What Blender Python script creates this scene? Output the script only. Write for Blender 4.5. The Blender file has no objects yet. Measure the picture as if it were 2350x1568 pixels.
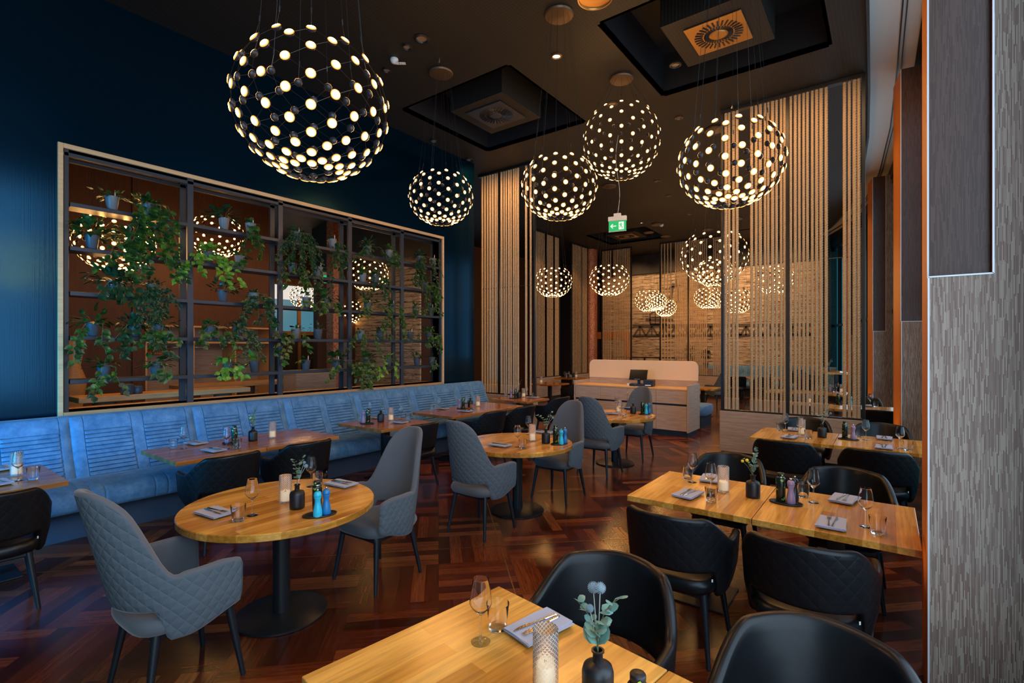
import bpy, math, random
from mathutils import Vector, Matrix
random.seed(7)
S = bpy.context.scene
COL = S.collection
R = math.radians
PI = math.pi
# ---------------------------------------------------------------- camera, world, light
TH = 36.7
CT, ST = math.cos(R(TH)), math.sin(R(TH))
FPX, V0, EYE = 1155.0, 795.0, 1.8
cam_d = bpy.data.cameras.new('camera')
cam = bpy.data.objects.new('camera', cam_d)
COL.objects.link(cam)
cam.location = (0, 0, EYE)
cam.rotation_euler = (R(90), 0, R(TH))
cam_d.sensor_width = 36
cam_d.lens = 36 * FPX / 2350
cam_d.shift_y = (V0 - 784) / 2350
cam_d.clip_start = .05
S.camera = cam
S.view_settings.view_transform = 'Standard'
S.view_settings.look = 'None'
S.view_settings.gamma = 1
S.view_settings.exposure = 0.0
w = bpy.data.worlds.new('dusk_sky')
S.world = w
w.use_nodes = True
w.node_tree.nodes['Background'].inputs[0].default_value = (.03, .2, .27, 1)
w.node_tree.nodes['Background'].inputs[1].default_value = 1.0

def area(name, loc, rot, sx, sy, power, color):
    l = bpy.data.lights.new(name, 'AREA')
    l.shape = 'RECTANGLE'; l.size = sx; l.size_y = sy
    l.energy = power; l.color = color
    o = bpy.data.objects.new(name, l); COL.objects.link(o)
    o.location = loc; o.rotation_euler = rot
    return o
# daylight through the tall window front beside and behind the photographer
area('daylight_window_front', (.58, -.1, 2.85), (0, R(90), 0), 4.7, 5.6, 300, (.62, .80, 1.0))
area('daylight_window_side', (.62, 6.1, 3.0), (0, R(90), 0), 4.4, 3.6, 110, (.62, .80, 1.0))
area('daylight_window_side', (.25, 11.2, 3.0), (0, R(90), R(6)), 4.4, 3.6, 60, (.55, .78, 1.0))
area('daylight_window_side', (-.75, 15.6, 3.0), (0, R(90), R(14)), 4.2, 2.6, 45, (.55, .78, 1.0))
l = area('daylight_window_rear', (-5.0, -1.7, 1.35), (R(82), 0, R(32)), 1.5, 1.1, 112, (.0, .42, 1.0)); l.data.spread = R(110)
area('daylight_window_hall', (-12.5, 14.0, 2.3), (R(90), 0, R(-120)), 2.4, 2.4, 16, (.4, .7, 1.0))

def spot(name, loc, power, color=(1, .58, .27), size=75, tgt=None, rad=.04):
    l = bpy.data.lights.new(name, 'SPOT')
    l.energy = power; l.color = color; l.spot_size = R(size); l.spot_blend = .7
    l.shadow_soft_size = rad
    o = bpy.data.objects.new(name, l); COL.objects.link(o)
    o.location = loc
    if tgt:
        d = Vector(tgt) - Vector(loc)
        o.rotation_euler = d.to_track_quat('-Z', 'Y').to_euler()
    return o

S.cycles.max_bounces = 9; S.cycles.diffuse_bounces = 3; S.cycles.glossy_bounces = 4; S.cycles.transmission_bounces = 9
S.cycles.sample_clamp_indirect = 4; S.cycles.adaptive_threshold = .02
# ---------------------------------------------------------------- coordinates
# world x = across the room, world y = along the banquette wall, z up
def rel(X, Y):
    return (X * CT - Y * ST, X * ST + Y * CT)
def PZ(u, v, z):
    Y = FPX * (EYE - z) / (v - V0); X = (u - 1175) / FPX * Y
    return rel(X, Y)
def PD(u, v, Y):
    x, y = rel((u - 1175) / FPX * Y, Y)
    return (x, y, EYE - (v - V0) / FPX * Y)
def UY(u, y):            # x on the plane y = const seen in image column u
    r = (u - 1175) / FPX
    Y = y / (ST * r + CT)
    return (CT * r - ST) * Y
def UX(u, x):            # y on the plane x = const
    r = (u - 1175) / FPX
    Y = x / (CT * r - ST)
    return (ST * r + CT) * Y
def dep(x, y):
    return -x * ST + y * CT

# ---------------------------------------------------------------- mesh builder
class MB:
    def __init__(s):
        s.v = []; s.f = []; s.m = []; s.uv = {}
    def add(s, vs, fs, mi=0):
        o = len(s.v); s.v += [tuple(p) for p in vs]
        for f in fs:
            s.f.append(tuple(i + o for i in f)); s.m.append(mi)
        return o
    def box(s, x0, x1, y0, y1, z0, z1, mi=0, M=None):
        vs = [(x, y, z) for z in (z0, z1) for y in (y0, y1) for x in (x0, x1)]
        if M is not None: vs = [M @ Vector(p) for p in vs]
        s.add(vs, [(0, 2, 3, 1), (4, 5, 7, 6), (0, 1, 5, 4), (2, 6, 7, 3), (0, 4, 6, 2), (1, 3, 7, 5)], mi)
    def lathe(s, prof, n=24, c=(0, 0, 0), mi=0, sx=1, sy=1, cap0=True, cap1=True, closed=False):
        vs = []
        for r, z in prof:
            for i in range(n):
                a = 2 * PI * i / n
                vs.append((c[0] + r * math.cos(a) * sx, c[1] + r * math.sin(a) * sy, c[2] + z))
        fs = []
        m = len(prof)
        for j in range(m if closed else m - 1):
            k = (j + 1) % m
            for i in range(n):
                i2 = (i + 1) % n
                fs.append((j * n + i, j * n + i2, k * n + i2, k * n + i))
        if not closed:
            if cap0: fs.append(tuple(reversed(range(n))))
            if cap1: fs.append(tuple((m - 1) * n + i for i in range(n)))
        s.add(vs, fs, mi)
    def tube(s, pts, r, n=6, mi=0, caps=True, rs=None):
        pts = [Vector(p) for p in pts]; vs = []
        up = Vector((0, 0, 1))
        for i, p in enumerate(pts):
            t = (pts[min(i + 1, len(pts) - 1)] - pts[max(i - 1, 0)])
            if t.length < 1e-9: t = Vector((0, 0, 1))
            t.normalize()
            a = t.cross(up)
            if a.length < .05: a = t.cross(Vector((1, 0, 0)))
            a.normalize(); b = t.cross(a)
            rr = rs[i] if rs else r
            for k in range(n):
                g = 2 * PI * k / n
                vs.append(p + a * math.cos(g) * rr + b * math.sin(g) * rr)
        fs = []
        for j in range(len(pts) - 1):
            for i in range(n):
                i2 = (i + 1) % n
                fs.append((j * n + i, (j + 1) * n + i, (j + 1) * n + i2, j * n + i2))
        if caps:
            fs.append(tuple(range(n))); fs.append(tuple((len(pts) - 1) * n + i for i in reversed(range(n))))
        s.add(vs, fs, mi)
    def prism(s, poly, z0, z1, mi=0, M=None):
        n = len(poly)
        vs = [(x, y, z0) for x, y in poly] + [(x, y, z1) for x, y in poly]
        if M is not None: vs = [M @ Vector(p) for p in vs]
        fs = [tuple(reversed(range(n))), tuple(range(n, 2 * n))] + [(i, (i + 1) % n, n + (i + 1) % n, n + i) for i in range(n)]
        s.add(vs, fs, mi)
    def mesh(s, name, mats, smooth=False, uvs=None):
        me = bpy.data.meshes.new(name)
        me.from_pydata(s.v, [], s.f)
        for m in (mats if isinstance(mats, (list, tuple)) else [mats]): me.materials.append(m)
        me.polygons.foreach_set('material_index', s.m)
        if smooth: me.polygons.foreach_set('use_smooth', [True] * len(s.f))
        if uvs:
            l = me.uv_layers.new(name='UVMap')
            for lp in me.loops: l.data[lp.index].uv = uvs[lp.vertex_index]
        me.update()
        return me
    def build(s, name, mats, parent=None, loc=(0, 0, 0), rz=0, smooth=False, bevel=0, uvs=None, seg=2, sharp=None):
        return mk(name, s.mesh(name, mats, smooth, uvs), parent, loc, rz, bevel, seg, sharp)

def mk(name, me, parent=None, loc=(0, 0, 0), rz=0, bevel=0, seg=2, sharp=None):
    o = bpy.data.objects.new(name, me); COL.objects.link(o)
    o.location = loc; o.rotation_euler = (0, 0, rz)
    if parent: o.parent = parent
    if bevel:
        b = o.modifiers.new('b', 'BEVEL'); b.width = bevel; b.segments = seg; b.limit_method = 'ANGLE'; b.angle_limit = R(40)
    if sharp:
        me.set_sharp_from_angle(angle=R(sharp))
    return o
def tag(o, label, cat, group=None, kind=None):
    if label: o['label'] = label
    if cat: o['category'] = cat
    if group: o['group'] = group
    if kind: o['kind'] = kind
    return o
def thing(name, label, cat, loc=(0, 0, 0), rz=0, group=None):
    o = bpy.data.objects.new(name, None); COL.objects.link(o)
    o.location = loc; o.rotation_euler = (0, 0, rz); o.empty_display_size = .1
    return tag(o, label, cat, group)
def struct(name, mb, mats, **k):
    o = mb.build(name, mats, **k); o['kind'] = 'structure'
    return o
def dup(root, loc, rz, label, group=None, name=None, scale=None):
    r = root.copy(); COL.objects.link(r)
    r.location = loc; r.rotation_euler = (0, 0, rz)
    if scale is not None: r.scale = scale
    r['label'] = label
    if group: r['group'] = group
    for ch in KIDS.get(root.name, []):
        c = ch.copy(); COL.objects.link(c); c.parent = r
        for g in KIDS.get(ch.name, []):
            d = g.copy(); COL.objects.link(d); d.parent = c
    return r
KIDS = {}
def reg(root):
    KIDS[root.name] = [o for o in COL.objects if o.parent == root]
    for c in KIDS[root.name]: KIDS[c.name] = [o for o in COL.objects if o.parent == c]
    return root

# ---------------------------------------------------------------- materials
def mat(name, col, rough=.5, metal=0, **k):
    m = bpy.data.materials.new(name); m.use_nodes = True
    p = m.node_tree.nodes['Principled BSDF']
    p.inputs['Base Color'].default_value = (*col, 1)
    p.inputs['Roughness'].default_value = rough
    p.inputs['Metallic'].default_value = metal
    for a, b in k.items():
        p.inputs[a.replace('_', ' ')].default_value = b
    return m
class NT:
    def __init__(s, m):
        s.t = m.node_tree; s.p = s.t.nodes['Principled BSDF']
    def n(s, t, **k):
        o = s.t.nodes.new(t)
        for a, b in k.items(): setattr(o, a, b)
        return o
    def l(s, a, b): s.t.links.new(a, b)
    def coord(s, kind='Object', scale=(1, 1, 1), rot=(0, 0, 0), loc=(0, 0, 0)):
        c = s.n('ShaderNodeTexCoord'); m = s.n('ShaderNodeMapping')
        m.inputs['Scale'].default_value = scale; m.inputs['Rotation'].default_value = rot; m.inputs['Location'].default_value = loc
        s.l(c.outputs[kind], m.inputs['Vector'])
        return m.outputs[0]
    def noise(s, vec, scale, detail=4, rough=.55):
        o = s.n('ShaderNodeTexNoise'); o.inputs['Scale'].default_value = scale
        o.inputs['Detail'].default_value = detail; o.inputs['Roughness'].default_value = rough
        s.l(vec, o.inputs['Vector']); return o.outputs['Fac']
    def ramp(s, fac, stops):
        o = s.n('ShaderNodeValToRGB'); e = o.color_ramp.elements
        while len(e) < len(stops): e.new(.5)
        for q, (p, c) in zip(e, stops): q.position = p; q.color = (*c, 1)
        s.l(fac, o.inputs[0]); return o.outputs[0]
    def mix(s, fac, a, b, mode='MIX'):
        o = s.n('ShaderNodeMix', data_type='RGBA', blend_type=mode)
        for i, x in ((0, fac), (6, a), (7, b)):
            if isinstance(x, (int, float)): o.inputs[i].default_value = x
            elif isinstance(x, tuple): o.inputs[i].default_value = (*x, 1)
            else: s.l(x, o.inputs[i])
        return o.outputs[2]
    def math(s, op, a, b=None, c=None):
        o = s.n('ShaderNodeMath', operation=op)
        for i, x in enumerate((a, b, c)):
            if x is None: continue
            if isinstance(x, (int, float)): o.inputs[i].default_value = x
            else: s.l(x, o.inputs[i])
        return o.outputs[0]
    def sep(s, vec):
        o = s.n('ShaderNodeSeparateXYZ'); s.l(vec, o.inputs[0]); return o.outputs
    def bump(s, h, strength=.3, dist=.01):
        o = s.n('ShaderNodeBump'); o.inputs['Strength'].default_value = strength; o.inputs['Distance'].default_value = dist
        s.l(h, o.inputs['Height']); s.l(o.outputs[0], s.p.inputs['Normal'])
    def col(s, c): s.l(c, s.p.inputs['Base Color'])

def wood(name, c1, c2, c3, rough=.35, plank=.075, length=.7, along='y', grain=1.0, coord='Object'):
    m = mat(name, c1, rough); t = NT(m)
    rot = {'y': (0, 0, R(90)), 'x': (0, 0, 0), 'z': (0, R(90), 0)}[along]
    v = t.coord(coord, rot=rot)
    b = t.n('ShaderNodeTexBrick'); b.offset = .37
    b.inputs['Scale'].default_value = 1; b.inputs['Brick Width'].default_value = length; b.inputs['Row Height'].default_value = plank
    b.inputs['Mortar Size'].default_value = .0006; b.inputs['Bias'].default_value = 0
    b.inputs['Color1'].default_value = (0, 0, 0, 1); b.inputs['Color2'].default_value = (1, 1, 1, 1); b.inputs['Mortar'].default_value = (.4, .4, .4, 1)
    t.l(v, b.inputs['Vector'])
    v2 = t.coord(coord, rot=rot); mp = t.n('ShaderNodeMapping'); mp.inputs['Scale'].default_value = (2.2, 34, 34); t.l(v2, mp.inputs[0])
    g = t.noise(mp.outputs[0], 1.5, 6, .6)
    base = t.ramp(b.outputs['Color'], [(0, c1), (.5, c2), (1, c3)])
    gc = t.ramp(g, [(.3, (1 - .42 * grain,) * 3), (.62, (1, 1, 1))])
    t.col(t.mix(1.0, base, gc, 'MULTIPLY'))
    t.bump(g, .08, .002)
    return m
M_oak = wood('oak_top', (.40, .15, .018), (.58, .25, .036), (.74, .37, .075), .2)
M_oak_redlit = wood('oak_top_red_light', (.32, .095, .02), (.40, .135, .03), (.48, .18, .045), .2)  # same oak; the redder light by the banquette is put into its colour
M_oakedge = wood('oak_edge', (.36, .22, .09), (.46, .29, .12), (.30, .17, .065), .45, plank=.3, length=.07, along='x')
M_ply = wood('pale_trim', (.62, .36, .16), (.66, .39, .18), (.7, .42, .2), .5, plank=3, length=9, grain=.5)
M_ash = wood('greyed_oak', (.47, .34, .255), (.52, .38, .29), (.56, .42, .325), .5, plank=1.2, length=2.2, along='x', grain=.8)
M_ash_side = wood('greyed_oak_side', (.47, .34, .255), (.52, .38, .29), (.56, .42, .325), .5, plank=1.2, length=2.2, along='y', grain=.8)
M_slab = wood('slab_wood', (.55, .29, .12), (.62, .34, .15), (.5, .25, .1), .45, plank=.4, length=3, grain=.6)
M_orange = wood('orange_veneer', (.50, .155, .022), (.54, .17, .025), (.56, .18, .03), .5, plank=1, length=6, along='z', grain=.35)
M_brownwall = wood('brown_veneer', (.085, .026, .007), (.10, .031, .008), (.115, .036, .010), .6, plank=.9, length=6, along='z', grain=.8)
M_black = mat('black_steel', (.006, .0065, .008), .42)
M_blackleg = mat('black_leg', (.006, .009, .013), .38)
M_steel = mat('dark_steel_tube', (.018, .023, .032), .45, .1)
M_vase = mat('matt_black', (.006, .006, .008), .42)
M_cable = mat('black_cable', (.012, .012, .014), .5)
M_net = mat('bronze_wire', (.10, .06, .035), .4, .6)
M_brass = mat('brass', (.45, .25, .08), .35, .9)
M_canopy = mat('bronze_canopy', (.13, .075, .035), .38, .5)
M_chrome = mat('chrome', (.75, .72, .68), .12, 1)
M_silver = mat('cutlery_steel', (.62, .56, .48), .16, 1)
M_white = mat('white_plastic', (.7, .7, .68), .4)
M_paper = mat('white_paper', (.75, .75, .72), .7)
M_cream = mat('cream_panel', (.82, .62, .42), .22)
M_kick = mat('dark_kick', (.015, .022, .03), .5)
M_trimw = mat('aluminium_edge', (.75, .78, .82), .3, .2)
def glassm(name, col=(1, 1, 1), rough=0, ior=1.45):
    return mat(name, col, rough, 0, IOR=ior, Transmission_Weight=1.0)
M_glass = glassm('clear_glass', ior=1.3)
def cutglass():
    m = glassm('cut_glass', (1, .99, .97), .0, 1.25)
    t = NT(m); v = t.coord('UV', scale=(1, 1, 1)); x, y, z = t.sep(v)
    a = t.math('ADD', x, y); b = t.math('SUBTRACT', x, y)
    fa = t.math('PINGPONG', a, .5); fb = t.math('PINGPONG', b, .5)
    h = t.math('MINIMUM', fa, fb)
    k = t.math('LESS_THAN', h, .085)
    t.l(t.math('MULTIPLY', k, .4), t.p.inputs['Roughness'])
    t.l(t.math('SUBTRACT', 1.0, t.math('MULTIPLY', k, .28)), t.p.inputs['Transmission Weight'])
    t.bump(h, .35, .003)
    return m
M_cut = cutglass()
M_pane = mat('window_pane', (.6, .75, .8), .02, 0, Transmission_Weight=1.0, IOR=1.05)
def emis(name, col, st):
    m = mat(name, (0, 0, 0), .5); p = m.node_tree.nodes['Principled BSDF']
    p.inputs['Emission Color'].default_value = (*col, 1); p.inputs['Emission Strength'].default_value = st
    return m
M_led = emis('led_face', (1, .50, .15), 105)
M_rim = emis('led_rim_halo', (1, .33, .04), 2.0)  # orange rim emission imitates the halo around each disc
M_mid = emis('led_diffuser_halo', (1, .50, .12), 7)  # dimmer ring blends the painted halo into the bright centre
M_back = mat('disc_back', (.03, .025, .028), .35)
M_led_far = emis('led_face_far', (1, .50, .15), 50)
M_flame = emis('candle_flame', (1, .6, .2), 30)
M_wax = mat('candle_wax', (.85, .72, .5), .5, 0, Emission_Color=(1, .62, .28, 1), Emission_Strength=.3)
M_down = emis('downlight_lamp', (1, .7, .4), 9)
M_downoff = mat('downlight_glass', (.25, .17, .1), .25)
M_green = emis('exit_green', (.01, .55, .16), .9)
M_exitw = emis('exit_pictogram', (.8, 1, .75), 1.2)
M_screen = mat('screen_glass', (.004, .005, .006), .15)
def cloth(name, col, rough=.85, sc=500, st=.15, sheen=.3):
    m = mat(name, col, rough, 0, Sheen_Weight=sheen, Sheen_Roughness=.4)
    t = NT(m); v = t.coord('Object'); n = t.noise(v, sc, 2)
    t.bump(n, st, .002); return m
def quilt(name, col, line, rough, scale, dist, fabric):
    m = mat(name, col, rough, 0, Specular_IOR_Level=.5 if fabric else .2); t = NT(m)
    v = t.coord('UV', scale=(scale, scale * .8, 1)); x, y, z = t.sep(v)
    a = t.math('ADD', x, y); b = t.math('SUBTRACT', x, y)
    fa = t.math('PINGPONG', a, .5); fb = t.math('PINGPONG', b, .5)
    h = t.math('MINIMUM', fa, fb)
    hp = t.math('POWER', h, .5)
    t.bump(hp, .9 if fabric else .6, dist)
    ln = t.math('LESS_THAN', h, .016)
    if fabric:
        c = t.mix(ln, col, line); t.col(c)
    return m
GREY = (.075, .092, .108)
M_grey = cloth('grey_fabric', (.085, .090, .102), .9, 700, .2)
M_greyq = quilt('grey_quilted_fabric', GREY, (.12, .145, .165), .85, 17, .007, True)
M_leather = mat('black_leather', (.005, .0055, .007), .34, 0, Specular_IOR_Level=.3)
t = NT(M_leather); t.bump(t.noise(t.coord('Object'), 7, 3), .12, .01)
M_leatherq = quilt('black_quilted_leather', (.008, .0085, .010), (0, 0, 0), .42, 14, .006, False)
def velvet():
    m = mat('blue_grey_velvet', (.16, .2, .32), .75, 0, Sheen_Weight=.2, Sheen_Roughness=.35)
    t = NT(m); v = t.coord('Object'); n = t.noise(v, 9, 8, .7)
    t.col(t.ramp(n, [(.3, (.035, .125, .25)), (.5, (.075, .195, .35)), (.72, (.14, .285, .455))]))
    t.bump(n, .08, .01); return m
M_velvet = velvet()
M_napkin = cloth('napkin_linen', (.34, .35, .44), .9, 900, .25, .1)
M_plate = mat('dark_stoneware', (.05, .05, .06), .3)
M_mill = {'cyan': mat('cyan_lacquer', (.02, .46, .66), .3), 'blue': mat('blue_lacquer', (.01, .16, .42), .3),
          'mauve': mat('mauve_lacquer', (.28, .19, .30), .35), 'black': mat('black_lacquer', (.008, .008, .01), .3)}
def oilm():
    m = mat('oil_bottle_print', (.008, .012, .006), .2)
    t = NT(m); v = t.coord('Object', scale=(38, 38, 26)); n = t.n('ShaderNodeTexVoronoi'); t.l(v, n.inputs['Vector'])
    k = t.noise(v, .9, 2)
    f = t.math('GREATER_THAN', k, .62)
    t.col(t.mix(f, (.008, .012, .006), (.22, .34, .03)))
    return m
M_oil = oilm()
M_leafy = mat('lime_leaf_mark', (.3, .5, .03), .4)
def leafm(name, c1, c2, c3, rough=.38):
    m = mat(name, c1, rough); t = NT(m); v = t.coord('Object'); n = t.noise(v, 14, 3)
    t.col(t.ramp(n, [(.3, c1), (.5, c2), (.68, c3)])); return m
M_leaf = leafm('pothos_leaf', (.004, .022, .006), (.012, .055, .010), (.07, .15, .012))
M_leafd = leafm('dark_ivy_leaf', (.004, .02, .008), (.008, .04, .014), (.02, .07, .02))
M_leafb = leafm('bright_pothos_leaf', (.03, .12, .015), (.09, .24, .02), (.25, .38, .04))
M_stem = mat('vine_stem', (.12, .13, .04), .6)
M_pot = mat('grey_pot', (.07, .075, .085), .38)
M_pot2 = mat('pale_grey_pot', (.16, .155, .155), .4)
M_euca = leafm('eucalyptus_leaf', (.07, .17, .145), (.13, .25, .2), (.28, .33, .2), .6)
M_thistle = mat('thistle_head', (.28, .36, .40), .8)
M_dry = mat('dry_stem', (.42, .42, .36), .8)
M_yellow = mat('billy_button_yellow', (.75, .55, .02), .8)
M_rope = None
def ropem():
    m = mat('jute_rope', (.5, .33, .19), .8); t = NT(m)
    v = t.coord('Object', scale=(40, 40, 14)); n = t.noise(v, 6, 4)
    t.col(t.ramp(n, [(.3, (.34, .21, .10)), (.5, (.52, .345, .18)), (.75, (.68, .47, .27))]))
    t.bump(n, .3, .003); return m
M_rope = ropem()
M_whip = mat('rope_whipping', (.48, .33, .2), .85)
def perf(name, base, hole, sc):
    m = mat(name, base, .65); t = NT(m)
    v = t.coord('Object', scale=(sc, sc, sc)); fx, fy, _ = t.sep(v)
    a = t.math('SUBTRACT', t.math('FRACT', fx), .5); b = t.math('SUBTRACT', t.math('FRACT', fy), .5)
    d = t.math('SQRT', t.math('ADD', t.math('MULTIPLY', a, a), t.math('MULTIPLY', b, b)))
    k = t.math('LESS_THAN', d, .30)
    t.col(t.mix(k, base, hole)); return m
M_ceil = perf('perforated_ceiling', (.0105, .0085, .0048), (.001, .001, .001), 1 / .042)
M_ceilp = mat('dark_ceiling_plain', (.006, .0065, .009), .6)
M_band = mat('white_plaster_band', (.62, .55, .50), .7)
def bluewall():
    m = mat('deep_blue_wall', (.001, .027, .056), .17, .82); t = NT(m)
    v = t.coord('Object', scale=(60, 60, .6)); n = t.noise(v, 1.5, 4)
    t.bump(n, .10, .004)
    return m
M_blue = bluewall()
def wallpaper(name, c1, c2, c3, rough=.5):
    m = mat(name, c1, rough); t = NT(m)
    v = t.coord('Object', rot=(0, R(90), 0))
    o = []
    c = t.n('ShaderNodeTexCoord'); x, y, z = t.sep(c.outputs['Object'])
    hx = t.math('ADD', x, y)
    cb = t.n('ShaderNodeCombineXYZ'); t.l(z, cb.inputs[0]); t.l(hx, cb.inputs[1])
    b = t.n('ShaderNodeTexBrick'); b.offset = .43; b.offset_frequency = 2
    b.inputs['Scale'].default_value = 1; b.inputs['Brick Width'].default_value = .085; b.inputs['Row Height'].default_value = .0042
    b.inputs['Mortar Size'].default_value = .0005
    b.inputs['Color1'].default_value = (0, 0, 0, 1); b.inputs['Color2'].default_value = (1, 1, 1, 1); b.inputs['Mortar'].default_value = (.3, .3, .3, 1)
    dn = t.noise(cb.outputs[0], 260, 0); 
    cb2 = t.n('ShaderNodeCombineXYZ'); row = t.math('FLOOR', t.math('DIVIDE', hx, .0042))
    wn = t.n('ShaderNodeTexWhiteNoise', noise_dimensions='1D'); t.l(row, wn.inputs['W'])
    zz = t.math('ADD', z, t.math('MULTIPLY', wn.outputs['Value'], .085))
    t.l(zz, cb2.inputs[0]); t.l(hx, cb2.inputs[1]); t.l(cb2.outputs[0], b.inputs['Vector'])
    t.col(t.ramp(b.outputs['Color'], [(.15, c1), (.5, c2), (.85, c3)]))
    return m
M_wp = wallpaper('striped_wallpaper', (.19, .115, .09), (.29, .205, .16), (.43, .35, .27))
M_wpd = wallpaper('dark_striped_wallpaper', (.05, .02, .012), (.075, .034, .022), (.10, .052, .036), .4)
def floorm():
    m = mat('parquet', (.1, .03, .01), .24); t = NT(m)
    MOD = .6
    v = t.coord('Object', rot=(0, 0, R(45)))
    x, y, z = t.sep(v)
    ix = t.math('FLOOR', t.math('DIVIDE', x, MOD)); iy = t.math('FLOOR', t.math('DIVIDE', y, MOD))
    par = t.math('MODULO', t.math('ABSOLUTE', t.math('ADD', ix, iy)), 2)
    cb = t.n('ShaderNodeCombineXYZ'); t.l(y, cb.inputs[0]); t.l(x, cb.inputs[1])
    mv = t.n('ShaderNodeMix', data_type='VECTOR'); t.l(par, mv.inputs[0]); t.l(v, mv.inputs[4]); t.l(cb.outputs[0], mv.inputs[5])
    vec = mv.outputs[1]
    b = t.n('ShaderNodeTexBrick'); b.offset = 0
    b.inputs['Scale'].default_value = 1; b.inputs['Brick Width'].default_value = MOD; b.inputs['Row Height'].default_value = MOD / 6
    b.inputs['Mortar Size'].default_value = .0012
    b.inputs['Color1'].default_value = (0, 0, 0, 1); b.inputs['Color2'].default_value = (1, 1, 1, 1); b.inputs['Mortar'].default_value = (0, 0, 0, 1)
    t.l(vec, b.inputs['Vector'])
    mp = t.n('ShaderNodeMapping'); mp.inputs['Scale'].default_value = (2, 30, 1); t.l(vec, mp.inputs[0])
    g = t.noise(mp.outputs[0], 2, 6, .65)
    base = t.ramp(b.outputs['Color'], [(.0, (.035, .006, .002)), (.35, (.085, .014, .004)), (.7, (.16, .032, .008)), (1, (.27, .07, .018))])
    t.col(t.mix(1.0, base, t.ramp(g, [(.3, (.42, .42, .42)), (.65, (1, 1, 1))]), 'MULTIPLY'))
    rr = t.n('ShaderNodeMapRange'); t.l(g, rr.inputs[0]); rr.inputs[3].default_value = .13; rr.inputs[4].default_value = .30
    t.l(rr.outputs[0], t.p.inputs['Roughness'])
    t.bump(g, .06, .002)
    return m
M_floor = floorm()
def mosaic():
    m = mat('copper_mosaic', (.4, .12, .05), .35, .3); t = NT(m)
    v = t.coord('Object'); n = t.n('ShaderNodeTexVoronoi'); n.inputs['Scale'].default_value = 38; t.l(v, n.inputs['Vector'])
    t.col(t.mix(.35, t.ramp(t.sep(n.outputs['Color'])[0], [(0, (.16, .045, .02)), (.5, (.42, .14, .06)), (1, (.62, .30, .18))]), (.35, .10, .04)))
    t.bump(n.outputs['Distance'], .4, .01); return m
M_mosaic = mosaic()
def mural():
    m = mat('plank_mural', (.5, .35, .2), .6); t = NT(m)
    c = t.n('ShaderNodeTexCoord'); x, y, z = t.sep(c.outputs['Object'])
    cb = t.n('ShaderNodeCombineXYZ'); t.l(x, cb.inputs[0]); t.l(z, cb.inputs[1])
    b = t.n('ShaderNodeTexBrick'); b.offset = .41
    b.inputs['Scale'].default_value = 1; b.inputs['Brick Width'].default_value = 1.9; b.inputs['Row Height'].default_value = .15
    b.inputs['Mortar Size'].default_value = .0065; b.inputs['Color1'].default_value = (.52, .40, .27, 1); b.inputs['Color2'].default_value = (.66, .52, .36, 1)
    b.inputs['Mortar'].default_value = (.10, .055, .03, 1); t.l(cb.outputs[0], b.inputs['Vector'])
    mp = t.n('ShaderNodeMapping'); mp.inputs['Scale'].default_value = (1.2, 9, 1); t.l(cb.outputs[0], mp.inputs[0])
    g = t.noise(mp.outputs[0], 1.9, 10, .78)
    st = t.ramp(g, [(.41, (.12, .08, .05)), (.475, (.72, .68, .64)), (.56, (1, 1, 1))])
    t.col(t.mix(1.0, b.outputs['Color'], st, 'MULTIPLY'))
    return m
M_mural = mural()
M_ink = mat('mural_ink', (.10, .075, .055), .7)
M_dark = mat('dark_wall', (.02, .016, .014), .6)
M_log = mat('log_bark', (.10, .065, .04), .9)
M_hanger = mat('orange_hanger', (.5, .14, .03), .5)
M_grouse = mat('grey_panel', (.25, .25, .28), .5)
M_lit = emis('white_lit_band', (1, .93, .85), .75)
M_dusk = emis('dusk_window_view', (.10, .34, .46), .55)
# ================================================================= STRUCTURE
CZ = 5.66
PY = 8.7          # plane of the rope partitions
mb = MB(); mb.box(-17, 3.2, -3.6, 26, -.1, 0); struct('floor', mb, M_floor)
def wallbox(name, x0, x1, y0, y1, z0, z1, m):
    q = MB(); q.box(x0, x1, y0, y1, z0, z1); return struct(name, q, m)
OY0, OY1, OZ0, OZ1 = 1.43, 7.08, 1.10, 3.90
mb = MB()
mb.box(-7.3, -7, -3.6, OY0, 0, CZ); mb.box(-7.3, -7, OY1, 8.05, 0, CZ)
mb.box(-7.3, -7, OY0, OY1, 0, OZ0); mb.box(-7.3, -7, OY0, OY1, OZ1, CZ)
struct('wall_left', mb, M_blue)
mb = MB()
mb.box(-7.31, -6.97, OY0 - .045, OY0, OZ0 - .04, OZ1 + .05); mb.box(-7.31, -6.97, OY1, OY1 + .045, OZ0 - .04, OZ1 + .05)
mb.box(-7.31, -6.97, OY0, OY1, OZ1, OZ1 + .05)
struct('trim_1', mb, M_ply, bevel=.004)
mb = MB(); mb.box(-7.5, -6.95, OY0, OY1, OZ0 - .05, OZ0)
struct('trim_2', mb, M_slab, bevel=.004)
# rear wall with the tall daylight windows, mostly open
mb = MB()
mb.box(-17, 3.2, -3.6, -3.4, 0, .6); mb.box(-17, 3.2, -3.6, -3.4, 4.4, CZ)
for x in (-17, -12, -7.6, -4.6, -1.6, 1.4, 3.0): mb.box(x, x + .2, -3.6, -3.4, .6, 4.4)
struct('wall_rear', mb, M_dark)
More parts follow.
